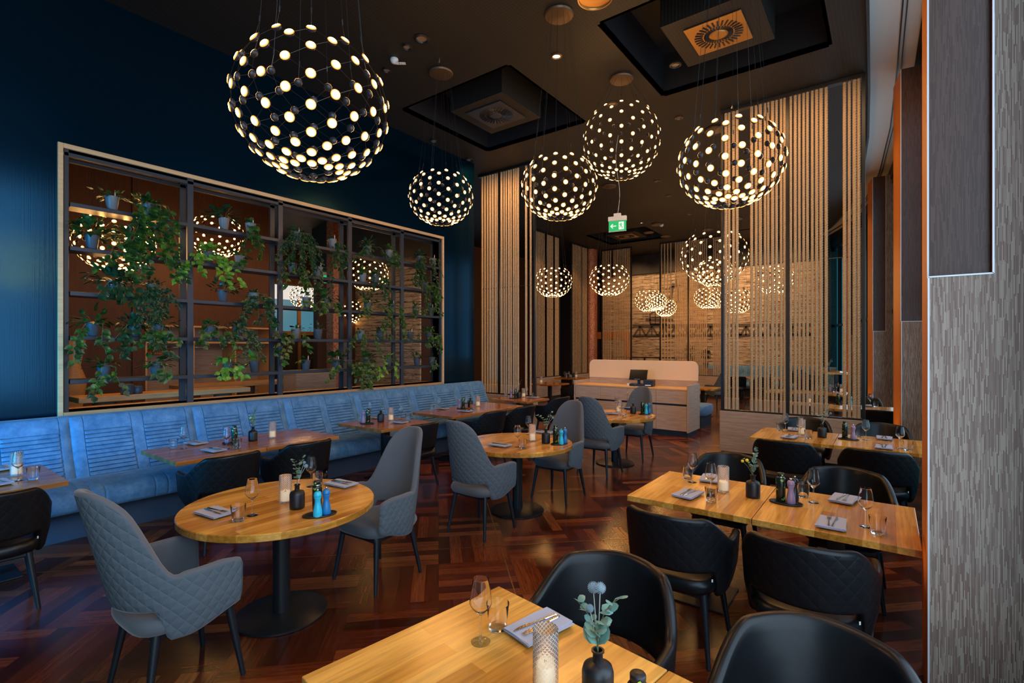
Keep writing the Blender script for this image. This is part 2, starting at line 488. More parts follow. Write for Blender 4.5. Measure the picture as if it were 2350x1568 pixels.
# ceiling with two coffers
XI = [(-3.6, -.15), (3, -.15), (7, -.16), (9.2, -.2), (11.2, -.26), (14, -.45), (16.8, -.85), (19, -1.4), (22, -2.6), (26, -4.6)]
def xi(y):
    for (a, b), (c, d) in zip(XI, XI[1:]):
        if a <= y <= c: return b + (d - b) * (y - a) / (c - a)
    return XI[-1][1]
COF = [(-2.75, -.60, 5.46, 7.60), (-6.32, -4.18, 5.52, 7.68), (-8.4, -6.3, 15.6, 17.6)]
mb = MB()
def rects(x0, x1, y0, y1, holes):
    if not holes: return [(x0, x1, y0, y1)]
    hx0, hx1, hy0, hy1 = holes[0]; out = []
    for r in rects(x0, x1, y0, y1, holes[1:]):
        a, b, c, d = r
        if hx1 <= a or hx0 >= b or hy1 <= c or hy0 >= d: out.append(r); continue
        if c < hy0: out.append((a, b, c, hy0))
        if hy1 < d: out.append((a, b, hy1, d))
        cc, dd = max(c, hy0), min(d, hy1)
        if a < hx0: out.append((a, hx0, cc, dd))
        if hx1 < b: out.append((hx1, b, cc, dd))
    return out
for a, b, c, d in rects(-7.3, -.5, -3.6, 8.05, COF) + rects(-13, -.5, 8.05, 14, COF) + rects(-13, -2.0, 14, 18, COF) + rects(-13, -5, 18, 26, COF):
    mb.box(a, b, c, d, CZ, CZ + .06)
ys = [y for y, _ in XI]
for y0, y1 in zip(ys, ys[1:]):
    steps = 6
    for i in range(steps):
        a, b = y0 + (y1 - y0) * i / steps, y0 + (y1 - y0) * (i + 1) / steps
        xl = -.5 if b <= 14.001 else (-2.0 if b <= 18.001 else -5)
        mb.add([(xl, a, CZ), (xi(a), a, CZ), (xi(b), b, CZ), (xl, b, CZ), (xl, a, CZ + .06), (xi(a), a, CZ + .06), (xi(b), b, CZ + .06), (xl, b, CZ + .06)],
               [(0, 1, 2, 3), (4, 7, 6, 5), (0, 4, 5, 1), (1, 5, 6, 2), (2, 6, 7, 3)])
struct('ceiling', mb, M_ceil)
# recessed boxes of the coffers
mb = MB()
for x0, x1, y0, y1 in COF:
    mb.box(x0 - .05, x1 + .05, y0 - .05, y1 + .05, CZ + .62, CZ + .66)
    for a, b, c, d in ((x0 - .04, x0, y0, y1), (x1, x1 + .04, y0, y1), (x0, x1, y0 - .04, y0), (x0, x1, y1, y1 + .04)):
        mb.box(a, b, c, d, CZ + .0, CZ + .64)
struct('ceiling_coffers', mb, M_ceilp)
mb = MB()
for x0, x1, y0, y1 in COF:
    cx, cy = (x0 + x1) / 2, (y0 + y1) / 2
    mb.box(cx - .54, cx + .54, cy - .54, cy + .54, CZ + .02, CZ + .6)
struct('ceiling_dropped_boxes', mb, M_ceil)
# white curved plaster band and the dark ceiling beyond it
def band(name, off0, off1, z0, z1, m, smooth=False):
    q = MB(); n = 60; vs = []
    for i in range(n + 1):
        y = -3.6 + 29.6 * i / n
        for o, z in ((off0, z0), (off1, z0), (off1, z1), (off0, z1)): vs.append((xi(y) + o, y, z))
    fs = []
    for i in range(n):
        a = 4 * i
        for k in range(4): fs.append((a + k, a + (k + 1) % 4, a + 4 + (k + 1) % 4, a + 4 + k))
    q.add(vs, fs); return struct(name, q, m)
band('ceiling_band', .0, .50, CZ + .04, CZ + .10, M_band)
band('ceiling_outer', .50, 3.4, CZ, CZ + .06, M_ceil)
band('trim_3', -.03, .0, CZ - .06, CZ + .1, M_kick)
band('trim_4', .30, .315, CZ + .025, CZ + .045, M_kick)
band('trim_5', .345, .355, CZ + .025, CZ + .045, M_kick)
# wallpapered piers along the curved window front
def boxm(q, x0, x1, y0, y1, z0, z1, mi):
    vs = [(x, y, z) for z in (z0, z1) for y in (y0, y1) for x in (x0, x1)]
    fs = [(0, 2, 3, 1), (4, 5, 7, 6), (0, 1, 5, 4), (2, 6, 7, 3), (0, 4, 6, 2), (1, 3, 7, 5)]
    o = len(q.v); q.v += vs
    for f, m in zip(fs, mi): q.f.append(tuple(i + o for i in f)); q.m.append(m)
PIERS = [(2131, 2.40, 0, .56, .60, CZ + .0), (2069, 6.7, 7.9, .60, .50, 5.51), (2004, 11.0, 11, .6, .48, 5.51), (1946, 15.0, 17, .55, .46, 5.51), (1891, 18.8, 24, .55, .44, 5.51)]
fac = []
for i, (u, Y, rot, D, W, top) in enumerate(PIERS):
    x, y, _ = PD(u, V0, Y)
    q = MB(); NZ = 2.13; NW = .225
    boxm(q, 0, W, 0, D, 0, NZ, (0, 0, 0, 0, 1, 0))
    boxm(q, NW, W, 0, D, NZ, top, (0, 0, 0, 0, 1, 0))
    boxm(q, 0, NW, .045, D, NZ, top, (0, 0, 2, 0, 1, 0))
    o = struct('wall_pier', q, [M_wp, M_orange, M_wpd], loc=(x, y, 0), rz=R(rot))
    q = MB(); e = .0035
    q.box(-e, e, -e, e, 0, NZ); q.box(0, NW, -e, e * 3, NZ - e, NZ + e); q.box(NW - e, NW + e, -e, e, NZ, top); q.box(-e, e, .042, .049, NZ, top)
    s = q.build('edge_trim', M_trimw, o)
    M = Matrix.Rotation(R(rot), 2)
    p = M @ Vector((W * .9, D * .7)); fac.append((x + p.x, y + p.y))
# glazed front between the piers
pts = [(fac[0][0], -3.4)] + fac + [(-3.6, 24.5), (-5.2, 26)]
n = 0
for (xa, ya), (xb, yb) in zip(pts, pts[1:]):
    n += 1
    d = Vector((xb - xa, yb - ya, 0)); L = d.length; ang = math.atan2(d.y, d.x)
    q = MB(); k = max(1, round(L / 1.6))
    for j in range(k + 1): q.box(L * j / k - .035, L * j / k + .035, -.06, .06, 0, 5.4)
    for z in (.05, 2.55, 5.35): q.box(0, L, -.05, .05, z - .04, z + .04)
    q.box(0, L, -.08, .08, 5.4, CZ)
    o = struct('window_%d' % n, q, M_steel, loc=(xa, ya, 0), rz=ang)
    q = MB()
    q.box(0, L, -.006, .006, .1, 5.3); g = q.build('pane', M_pane, o)
# far room walls
mb = MB(); xm0, xm1 = UY(1380, 20.6), -1.9
mb.box(xm0, xm1, 20.6, 20.8, 0, 4.88); wm = struct('wall_far', mb, M_mural)
mb = MB(); mb.box(-13, xm1 + .3, 20.8, 21.0, 0, CZ); mb.box(xm0, xm1, 20.5, 20.8, 4.88, CZ); struct('wall_far_backing', mb, M_dark)
wallbox('wall_far_left', -13, -12.8, 8.05, 20.8, 0, CZ, M_brownwall)
wallbox('wall_hall_return', -13, -7.3, 8.0, 8.05, 3.9, CZ, M_dark)
# printed bridge drawing on the plank wall (flat ink on the planks)
mb = MB(); yb = 20.585
def ink(u0, v0, u1, v1, wd):
    x0, x1 = UY(u0, 20.6), UY(u1, 20.6)
    z0 = EYE - (v0 - V0) / FPX * dep(x0, 20.6); z1 = EYE - (v1 - V0) / FPX * dep(x1, 20.6)
    p = Vector((x0, 0, z0)); r = Vector((x1, 0, z1)); d = (r - p).normalized(); nn = Vector((-d.z, 0, d.x)) * wd / 2
    vs = [(a.x, yb, a.z) for a in (p - nn, r - nn, r + nn, p + nn)] + [(a.x, yb + .012, a.z) for a in (p - nn, r - nn, r + nn, p + nn)]
    mb.add(vs, [(0, 1, 2, 3), (7, 6, 5, 4), (0, 4, 5, 1), (1, 5, 6, 2), (2, 6, 7, 3), (3, 7, 4, 0)])
ink(1452, 747, 1860, 745, .09); ink(1452, 751, 1860, 749, .03); ink(1452, 771, 1860, 768, .09); ink(1452, 773, 1860, 771, .03)
for k in range(15):
    u = 1456 + k * 27
    ink(u, 770, u + 13, 749, .07); ink(u + 14, 749, u + 26, 770, .07); ink(u + 13, 749, u + 13, 770, .05)
ink(1482, 734, 1545, 735, .12); ink(1492, 744, 1530, 744, .12); ink(1492, 722, 1492, 744, .05); ink(1516, 722, 1516, 744, .05)
ink(1490, 722, 1503, 714, .05); ink(1503, 714, 1518, 722, .05); ink(1492, 728, 1516, 728, .04); ink(1504, 714, 1504, 744, .03)
ink(1546, 650, 1536, 700, .10); ink(1552, 640, 1558, 690, .06); ink(1536, 660, 1562, 655, .05); ink(1536, 700, 1560, 690, .05); ink(1706, 660, 1714, 676, .06)
mb.build('bridge_drawing', M_ink, wm)

# ---- hall behind the plant shelf
HX = -11.5
mb = MB()
mb.box(HX - .2, HX, 3.55, 6.06, 2.22, 5.1); mb.box(HX - .2, HX, .9, 3.35, 2.55, 5.1); mb.box(HX - .2, HX, 2.15, 3.35, 0, 2.55); mb.box(HX - .2, HX, -3.4, .9, 0, 5.1)
mb.box(HX - .25, HX + .03, 3.35, 3.55, 0, 5.1)
struct('wall_hall', mb, M_brownwall)
wallbox('ceiling_hall', -17, -7.3, -3.6, 8.05, 5.1, 5.2, M_ceilp)
wallbox('ceiling_entrance', -17, -13, 8.05, 14.5, 5.1, 5.2, M_ceilp)
mb = MB(); mb.box(HX - .12, HX + .02, .9, 1.0, 0, 2.3); mb.box(HX - .12, HX + .02, 2.02, 2.15, 0, 2.3); mb.box(HX - .12, HX + .02, .9, 2.15, 2.2, 2.3)
struct('door_1', mb, M_ply)
wallbox('wall_hall_dark', HX - 1.2, HX - 1.1, -2, 3.4, 0, 5.1, M_dark)
wallbox('trim_6', HX - .9, HX - .88, 1.0, 2.0, 1.9, 2.08, M_dusk)
# glazed entrance at the far side of the hall
EX = -15.2
mb = MB(); mb.box(EX - .2, EX, 5, 14, 3.75, 5.1); mb.box(EX - .2, EX, 13.4, 14, 0, 3.75); struct('wall_entrance', mb, M_brownwall)
wallbox('trim_7', EX - .05, EX + .02, 6.2, 12.4, 3.28, 3.72, M_lit)
wallbox('window_20', EX - .06, EX - .04, 6.2, 13.4, 2.2, 3.28, M_dusk)
wallbox('wall_entrance_dark', EX - .1, EX - .06, 5, 14, 0, 2.2, M_dark)
mb = MB()
for i in range(9): mb.box(EX - .05, EX + .04, 6.2 + i * .9 - .05, 6.2 + i * .9 + .05, 0, 3.28)
mb.box(EX - .05, EX + .05, 6.2, 13.4, 2.16, 2.28); mb.box(EX - .05, EX + .05, 6.2, 13.4, 0, .12)
struct('door_2', mb, mat('bronze_frame', (.22, .11, .05), .45))
mb = MB(); mb.box(-11.9, -11.6, 7.75, 8.04, 0, 5.1); struct('wall_corner_post', mb, M_mosaic)
wallbox('wall_hall_end', -12.8, -10.0, 9.3, 9.35, 0, 5.1, M_mural)
# brass inlay lines in the parquet
mb = MB()
for c in (-10.8, -5.2, .78, 6.4, 12.0, 17.6):      # x + y = c
    p = [(c - yy, yy) for yy in (-3.3, 20.4)]
    mb.add([(p[0][0] - .007, p[0][1], .0015), (p[0][0] + .007, p[0][1], .0015), (p[1][0] + .007, p[1][1], .0015), (p[1][0] - .007, p[1][1], .0015)], [(0, 1, 2, 3)])
for c in (-4.9, .7, 6.37, 12.0, 17.6):      # y - x = c
    p = [(yy - c, yy) for yy in (-3.3, 20.4)]
    mb.add([(p[0][0] - .007, p[0][1], .0015), (p[0][0] + .007, p[0][1], .0015), (p[1][0] + .007, p[1][1], .0015), (p[1][0] - .007, p[1][1], .0015)], [(0, 1, 2, 3)])
struct('floor_inlay', mb, M_brass)
# mosaic column
mb = MB(); x, y, _ = PD(1355, V0, 20.2); mb.lathe([(.27, 0), (.27, CZ)], 40, (0, 0, 0))
struct('column', mb, M_mosaic, loc=(x, y, 0), smooth=True, sharp=40)

# ================================================================= PLANT SHELF
sh = thing('plant_shelf', 'tall dark steel shelving grid set in the wall opening above the blue banquette', 'shelf', (-7.15, OY0, OZ0))
PYS = [1.46, 2.65, 3.82, 4.99, 6.09, 7.06]
SHZ = [3.345, 2.875, 2.39, 1.912, 1.44]
for i, y in enumerate(PYS):
    q = MB(); wd = .035 if 0 < i < 5 else .02
    for x in (-.10, .13): q.box(x - .02, x + .02, y - OY0 - wd, y - OY0 + wd, 0, OZ1 - OZ0)
    q.build('post', M_steel, sh, bevel=.003)
q = MB()
for x in (-.10, .13): q.box(x - .02, x + .02, 0, OY1 - OY0, OZ1 - OZ0 - .07, OZ1 - OZ0 - .03)
q.build('top_rail', M_steel, sh, bevel=.003)
for (a, b) in zip(PYS, PYS[1:]):
    for z in SHZ:
        q = MB(); q.box(-.12, .15, a - OY0 + .03, b - OY0 - .03, z - OZ0 - .045, z - OZ0)
        q.build('shelf', M_steel, sh, bevel=.004)
def leaf(q, p, d, up, L, W, mi=0):
    s = d.cross(up)
    if s.length < .05: s = d.cross(Vector((1, 0, 0)))
    s.normalize(); nrm = s.cross(d).normalized()
    P = [p, p + d * L * .12 + s * W * .42 - nrm * L * .04, p + d * L * .45 + s * W * .5 + nrm * L * .02, p + d * L * .8 + s * W * .22, p + d * L - nrm * L * .12,
         p + d * L * .8 - s * W * .22, p + d * L * .45 - s * W * .5 + nrm * L * .02, p + d * L * .12 - s * W * .42 - nrm * L * .04, p + d * L * .45 - nrm * L * .07]
    q.add(P, [(0, 1, 2, 8), (8, 2, 3), (8, 3, 4), (8, 4, 5), (8, 5, 6), (0, 8, 6, 7)], mi)
def rv(rnd, up=.0):
    while True:
        v = Vector((rnd.uniform(-1, 1), rnd.uniform(-1, 1), rnd.uniform(-1, 1) + up))
        if .1 < v.length: return v.normalized()
POTM = {}
YL0, YL1 = OY0 + .07, OY1 - .07
def pot_mesh(pale):
    if pale in POTM: return POTM[pale]
    q = MB(); q.lathe([(.042, 0), (.048, .004), (.066, .145), (.068, .15), (.062, .15), (.060, .135), (0.001, .13)], 24)
    POTM[pale] = q.mesh('pot', M_pot2 if pale else M_pot, True); POTM[pale].set_sharp_from_angle(angle=R(50)); return POTM[pale]
q = MB(); q.tube([(0, 0, 0), (0, 0, .075)], .0055, 8); ME_stick = q.mesh('water_gauge', M_white, True)
q = MB(); q.tube([(0, 0, .0), (0, 0, .016)], .006, 8); ME_tip = q.mesh('gauge_tip', mat('red_tip', (.6, .02, .02), .4), True)
# y along shelf, shelf row (0 top..5 sill), crown radius, trail length, leaf size, kind, gauge, pale
def plant(u, row, crown, trail, ls, kind, label, gauge=False, pale=False, spread=.2, dens=1.0, depth=0.0):
    x = -7.05 - depth; ls *= 1.15; dens *= .78
    y = UX(u, x)
    z = (SHZ + [OZ0])[row] + .001
    rnd = random.Random(int(u * 7 + row))
    t = thing('potted_plant', label, 'plant', (x, y, z), rnd.uniform(0, 1), 'trailing plants in grey pots on the wall shelves')
    mk('pot', pot_mesh(pale), t)
    t.rotation_euler = (0, 0, 0)
    M = {'p': M_leaf, 'd': M_leafd, 'b': M_leafb}[kind]
    q = MB(); st = MB()
    top = Vector((0, 0, .15))
    n = int(26 * dens * (crown / .12))
    for i in range(n):
        d = rv(rnd, .35); d.x *= .6
        rr = crown * rnd.uniform(.35, 1)
        p = top + Vector((d.x * rr, max(YL0 - y, min(YL1 - y, d.y * rr * 1.15)), abs(d.z) * rr * .8 - .02))
        dd = (d + Vector((.25, 0, -.6 * rnd.random()))).normalized()
        leaf(q, p, dd, Vector((0, 0, 1)), ls * rnd.uniform(.7, 1.25), ls * rnd.uniform(.6, .85))
        if i % 3 == 0: st.tube([top - Vector((0, 0, .02)), (top + p) / 2 + Vector((0, 0, .015)), p], .002, 4)
    nv = max(1, int(6 * dens)) if trail > .05 else 0
    for k in range(nv):
        a = rnd.uniform(-1, 1)
        p = top + Vector((.05 + rnd.uniform(0, .03), a * .05, -.01)); pts = [top.copy(), p.copy()]
        L = trail * rnd.uniform(.45, 1); s = 0; tgt = a * spread * .7
        out = Vector((.115, tgt * .6, -.03))
        p = Vector((.115 + rnd.uniform(0, .05), p.y + tgt * .35, .13)); pts.append(p.copy())
        while s < L:
            step = ls * .55
            p = p + Vector((rnd.uniform(-.012, .012), tgt * step / max(L, .1) * .6 + rnd.uniform(-.02, .02), -step)); s += step
            p.x = max(.10, min(.17, p.x)); p.y = max(YL0 - y, min(YL1 - y, p.y))
            pts.append(p.copy())
            for _ in range(2 if ls < .05 else 1 + (rnd.random() < .5)):
                sd = Vector((rnd.uniform(.0, .6), rnd.choice((-1, 1)) * rnd.uniform(.3, 1), rnd.uniform(-1, -.1))).normalized()
                leaf(q, p + sd * .012, sd, Vector((1, 0, .4)), ls * rnd.uniform(.7, 1.2), ls * rnd.uniform(.55, .8))
        st.tube(pts, .0022, 4)
    if not q.f: return t
    q.build('foliage', M, t, smooth=True); 
    if st.f: st.build('stem', M_stem, t)
    if gauge:
        g = mk('water_gauge', ME_stick, t, (.03, .02, .14)); mk('gauge_tip', ME_tip, g, (0, 0, .07))
    return t
P = plant
L1 = 'leftmost bay'; L2 = 'second bay from left'; L3 = 'middle bay'; L4 = 'fourth bay from left'; L5 = 'rightmost bay'
P(257, 0, .17, .0, .06, 'p', 'grey pot with bushy leaves and white gauge, top shelf, ' + L1, True, True)
P(340, 0, .15, .95, .075, 'p', 'pothos with long dense trail, right of top shelf, ' + L1, False, spread=.5, dens=2.2)
P(211, 1, .26, .05, .075, 'p', 'big bushy pothos at left of second shelf ' + L1, dens=1.8)
P(302, 1, .20, .35, .075, 'p', 'pothos hanging over the second shelf, centre, ' + L1, spread=.4, dens=1.1)
P(262, 2, .24, .22, .085, 'd', 'dark broad-leaved plant on third shelf ' + L1, spread=.3, dens=1.5)
P(350, 2, .14, .50, .035, 'd', 'fine-leaved dark ivy cascading from third shelf, ' + L1, spread=.25, dens=2.2)
P(214, 3, .22, .38, .075, 'p', 'grey pot with arching stems, left of fourth shelf, ' + L1, spread=.5, dens=.8)
P(364, 3, .18, .25, .075, 'p', 'pothos in grey pot at right of fourth shelf ' + L1, spread=.2)
P(310, 3, .16, .36, .08, 'd', 'dark leafy plant between pots of fourth shelf, ' + L1, spread=.4, dens=1.3)
P(239, 4, .17, .30, .07, 'p', 'pothos with a dangling tip, left of lowest shelf ' + L1, spread=.4, dens=.8)
P(359, 4, .18, .15, .07, 'p', 'bushy pothos in grey pot, right of lowest shelf ' + L1, spread=.6, dens=1.0)
P(514, 0, .26, .0, .075, 'd', 'wide dark-leaved plant on top shelf ' + L2, False, True, dens=1.1)
P(575, 0, .08, .50, .06, 'p', 'slim pale pot with red-tipped gauge, top shelf ' + L2, True, True, spread=.15, dens=1.0)
P(478, 1, .15, .42, .075, 'b', 'pothos with bright hanging leaves at left of second shelf ' + L2, spread=.5, dens=1.4)
P(550, 1, .11, .10, .07, 'p', 'pale pot with strappy leaves on second shelf ' + L2, False, True, dens=.8)
P(512, 2, .18, .05, .07, 'd', 'grey pot with drooping dark leaves on third shelf ' + L2)
P(583, 2, .05, .62, .065, 'd', 'pale pot whose vine trails two shelves down, third shelf ' + L2, False, True, spread=.4, dens=1.8)
P(483, 3, .14, .35, .075, 'p', 'grey pot with upright pointed leaves, left of fourth shelf ' + L2, spread=.4, dens=.9)
P(546, 3, .15, .42, .034, 'd', 'small-leaved ivy hanging in strings from fourth shelf ' + L2, spread=.4, dens=1.6)
P(523, 4, .13, .22, .08, 'b', 'yellow-green pothos overhanging the lowest shelf, ' + L2, True, spread=.2, dens=1.2)
P(584, 4, .15, .0, .08, 'b', 'lime-leaved pothos at right of lowest shelf ' + L2, dens=.7)
P(681, 0, .14, .75, .034, 'd', 'string-leaved plant hanging in a long curtain from top shelf ' + L3, True, spread=.5, dens=2.8)
P(763, 0, .07, .0, .05, 'd', 'pale tapered pot with white gauge and few leaves, top shelf ' + L3, True, True, dens=.5)
P(760, 0, .05, .60, .065, 'd', 'dark vine trailing behind the pale pot from top shelf ' + L3, dens=1.2, spread=.2, depth=.12)
P(671, 1, .14, .45, .075, 'p', 'pothos spilling from left of second shelf ' + L3, spread=.3)
P(731, 1, .08, .30, .05, 'd', 'pale pot with gauge in middle of second shelf ' + L3, True, True, dens=.6)
P(704, 2, .14, .10, .06, 'p', 'pale pot in front of reflected lights, third shelf ' + L3, False, True, dens=.6)
P(746, 2, .22, .25, .065, 'p', 'pothos with rounded leaves, right of third shelf ' + L3, spread=.4, dens=1.3)
P(679, 3, .07, .5, .075, 'p', 'pale pot with red-tipped gauge, fourth shelf ' + L3, True, True, spread=.5, dens=.8)
P(730, 3, .16, .0, .04, 'd', 'small dark fern in a blue-grey pot, fourth shelf ' + L3, dens=1.0)
P(702, 4, .10, .0, .06, 'p', 'grey pot with red-tipped gauge, left of lowest shelf ' + L3, True, dens=.6)
P(772, 4, .22, .28, .075, 'p', 'pothos trailing both ways from right of lowest shelf ' + L3, True, spread=.9, dens=1.2)
P(843, 0, .20, .25, .065, 'd', 'bushy plant above the pendant glow, left of top shelf ' + L4, spread=.4, dens=1.2)
P(893, 0, .14, .35, .065, 'p', 'pothos in a pale pot, right of top shelf ' + L4, True, True, spread=.2, dens=.8)
P(832, 1, .14, .0, .06, 'p', 'pale pot half hidden by leaves on second shelf ' + L4, False, True, dens=.8)
P(862, 1, .12, .40, .06, 'd', 'dark pothos trailing at centre of second shelf ' + L4, spread=.3)
P(844, 2, .20, .20, .065, 'p', 'grey pot with gauge at left of third shelf ' + L4, True, spread=.5)
P(899, 2, .10, .65, .065, 'p', 'grey pot with a long vine at right of third shelf ' + L4, True, spread=.4, dens=1.1)
P(828, 3, .10, .35, .06, 'p', 'pale pot left of fourth shelf ' + L4, False, True, spread=.4, dens=.7)
P(872, 3, .14, .15, .04, 'd', 'dark small-leaved plant on fourth shelf ' + L4)
P(842, 4, .14, .42, .075, 'p', 'full pothos with hanging leaves, left of lowest shelf ' + L4, spread=.3, dens=1.5)
P(891, 4, .12, .25, .085, 'b', 'bright yellow-green pothos, right of lowest shelf ' + L4, spread=.5, dens=.7)
P(963, 0, .14, .70, .055, 'd', 'dense dark plant covering the left of top shelf ' + L5, spread=.4, dens=2.0)
P(993, 0, .05, .55, .03, 'd', 'slim pale pot with a thread-like vine, top shelf ' + L5, True, True, dens=.6)
P(954, 2, .12, .2, .05, 'p', 'grey pot at left of third shelf ' + L5, dens=.9)
P(989, 2, .08, .12, .06, 'p', 'grey pot at right of third shelf ' + L5, True, spread=.3, dens=.7)
P(976, 1, .14, .55, .06, 'p', 'pothos column hanging from second shelf ' + L5, spread=.3, dens=1.6)
P(941, 3, .10, .2, .04, 'd', 'dark pot with red gauge on fourth shelf ' + L5, True, dens=.6)
P(984, 3, .2, .35, .06, 'p', 'lush bright plant at right of fourth shelf ' + L5, spread=.3, dens=1.6)
P(991, 4, .06, .25, .05, 'p', 'grey pot at right end of lowest shelf ' + L5, dens=.6)
P(957, 4, .16, .0, .05, 'd', 'dark spreading leaves at left of lowest shelf ' + L5, dens=1.0)

for nm, u0, u1, z0, z1 in (('trim_9', 1372, 1432, 2.12, 2.42), ('trim_10', 1432, 1448, .0, 2.42)):
    wallbox(nm, UY(u0, 19.9), UY(u1, 19.9), 19.85, 19.95, z0, z1, M_orange)
# ================================================================= PENDANT LAMPS
NC, NR = 11, 13
TH0, TH1 = R(47), R(158)
def lamp_nodes():
    rows = []
    for j in range(NR):
        th = TH0 + (TH1 - TH0) * (1 - (1 - j / (NR - 1)) ** 1.3)
        off = (j % 2) * PI / NC
        rows.append([(math.sin(th) * math.cos(2 * PI * i / NC + off), math.sin(th) * math.sin(2 * PI * i / NC + off), math.cos(th) * .88) for i in range(NC)])
    return rows
ROWS = lamp_nodes()
def disc_mesh(name, led, r=.0265, n=14):
    q = MB()
    q.lathe([(.25 * r, .0088), (.64 * r, .0078)], n, cap0=False, cap1=False, mi=0)
    q.v.append((0, 0, .009)); c = len(q.v) - 1
    for i in range(n): q.f.append((c, i, (i + 1) % n)); q.m.append(0)
    q.lathe([(.64 * r, .0078), (.84 * r, .0062)], n, cap0=False, cap1=False, mi=3)
    q.lathe([(.84 * r, .0062), (.99 * r, .002)], n, cap0=False, cap1=False, mi=1)
    q.lathe([(.97 * r, .002), (1.0 * r, -.001), (.9 * r, -.010), (.45 * r, -.0175)], n, cap0=False, cap1=True, mi=2)
    for i, f in enumerate(q.f):        # outward facing
        a, b, cc = (Vector(q.v[k]) for k in f[:3])
        nn = (b - a).cross(cc - a)
        ce = sum((Vector(q.v[k]) for k in f), Vector()) / len(f)
        if nn.dot(ce + Vector((0, 0, .004))) < 0: q.f[i] = tuple(reversed(f))
    return q
ME_disc = disc_mesh('light_disc', M_led).mesh('light_disc', [M_led, M_rim, M_back, M_mid], True)
NETM = {}
def net_mesh(rad):
    k = round(rad, 2)
    if k in NETM: return NETM[k]
    q = MB()
    for j in range(NR - 1):
        for i in range(NC):
            a = Vector(ROWS[j][i]) * rad
            o = j % 2
            for i2 in ((i + o) % NC, (i + o - 1) % NC):
                b = Vector(ROWS[j + 1][i2]) * rad
                q.tube([a, b], .0011, 3, caps=False)
    for j in (0,):
        for i in range(NC):
            t = Vector(ROWS[0][i]) * rad; up = Vector((t.x * .93, t.y * .93, t.z + .09))
            q.tube([t, up], .0016, 3, caps=False)
    NETM[k] = q.mesh('wire_net', M_net); return NETM[k]
def allmesh(rad, mats, idx):
    q = MB(); src = disc_mesh('x', None, n=8)
    for j, i in idx:
        p = Vector(ROWS[j][i]); M = Matrix.Translation(p * rad) @ p.to_track_quat('Z', 'Y').to_matrix().to_4x4()
        o = len(q.v); q.v += [tuple(M @ Vector(v)) for v in src.v]
        q.f += [tuple(a + o for a in f) for f in src.f]; q.m += src.m
    return q.mesh('light_discs', mats, True)
def lamp(pos, rad, label, group, full=True, canopy=True, cz=CZ, led=None, tall=1.0):
    x, y, z = pos
    global ROWS
    base_rows = ROWS
    if tall != 1: ROWS = [[(a, b, c * tall) for a, b, c in r] for r in ROWS]; NETM.clear()
    t = thing('pendant_lamp', label, 'lamp', (x, y, z), 0, group)
    mk('wire_net', net_mesh(rad), t)
    # discs: the ones turned to the room as parts, the others as one part
    allidx = [(j, i) for j in range(NR) for i in range(NC)]
    cv = Vector((-x, -y, 1.8 - z)).normalized()
    allidx.sort(key=lambda k: -Vector(ROWS[k[0]][k[1]]).dot(cv))
    if full:
        for j, i in allidx[:100]:
            p = Vector(ROWS[j][i])
            o = mk('light_disc', ME_disc, t, p * rad)
            o.rotation_euler = p.to_track_quat('Z', 'Y').to_euler()
        o = mk('light_disc_rest', allmesh(rad, [M_led, M_rim, M_back, M_mid], allidx[100:]), t); o['kind'] = 'stuff'
    else:
        o = mk('light_disc_cluster', allmesh(rad, [M_led_far, M_rim, M_back, M_mid], allidx), t); o['kind'] = 'stuff'
    q = MB()
    for i in range(NC):
        a = Vector(ROWS[0][i]) * rad; a = Vector((a.x * .93, a.y * .93, a.z + .09)); r0 = math.hypot(a.x, a.y)
        b = Vector((a.x / r0 * .12, a.y / r0 * .12, cz - z - .02))
        q.tube([a, b], .0015, 3, caps=False); q.tube([a, a + (b - a).normalized() * .035], .0045, 5)
    q.build('suspension_cable', M_cable, t)
    if canopy:
        q = MB(); q.lathe([(.165, 0), (.17, -.012), (.16, -.03), (.01, -.045)], 32, (0, 0, cz - z), cap0=True)
        q.build('canopy', M_canopy, t, smooth=True, sharp=40)
    if tall != 1: ROWS = base_rows; NETM.clear()
    return t
G1 = 'globe pendant lamps over the dining tables'
lamp(PD(717, 247, 2.98), .436, 'largest globe pendant of glowing discs on a wire net, high above the blue banquette end', G1, tall=1.08)
lamp(PD(1012, 452, 7.09), .445, 'globe pendant of glowing discs hanging beside the dark end of the blue wall', G1)
lamp(PD(1283, 428, 5.84), .435, 'globe pendant below a bronze canopy, just lower left of the egg-shaped one', G1)
lamp(PD(1426, 322, 7.25), .54, 'egg-shaped taller pendant of dense glowing discs above the exit sign', G1, tall=1.16)
lamp(PD(1676, 373, 4.15), .412, 'globe pendant hanging under the brass air vent, in front of the rope screen', G1)
G2 = 'globe pendant lamps in the room beyond the rope screens'
lamp(PD(1270, 646, 12.4), .45, 'globe pendant in front of the narrow left rope screens beyond the till counter', G2)
lamp(PD(1398, 641, 12.1), .46, 'globe pendant hanging just right of the copper mosaic column', G2)
lamp(PD(1639, 588, 8.95), .56, 'big pendant partly behind the first ropes of the right rope screen', G2)
lamp(PD(1640, 625, 12.5), .42, 'smaller pendant overlapping the lower half of the big one behind the ropes', G2, False)
lamp(PD(1777, 640, 13.0), .45, 'pendant glimpsed between the middle ropes of the right rope screen', G2, False)
lamp(PD(1489, 689, 17.0), .45, 'leftmost small pendant in front of the plank wall', G2, False)
lamp(PD(1507, 692, 15.9), .31, 'small pendant between two others in front of the plank wall', G2, False)
lamp(PD(1527, 706, 17.6), .36, 'lowest small pendant in front of the plank wall', G2, False)
lamp(PD(1624, 683, 16.6), .42, 'small pendant left of the black post of the right rope screen, near the plank wall', G2, False)
lamp(PD(1650, 688, 18.2), .36, 'small pendant right behind the black post of the rope screen', G2, False)
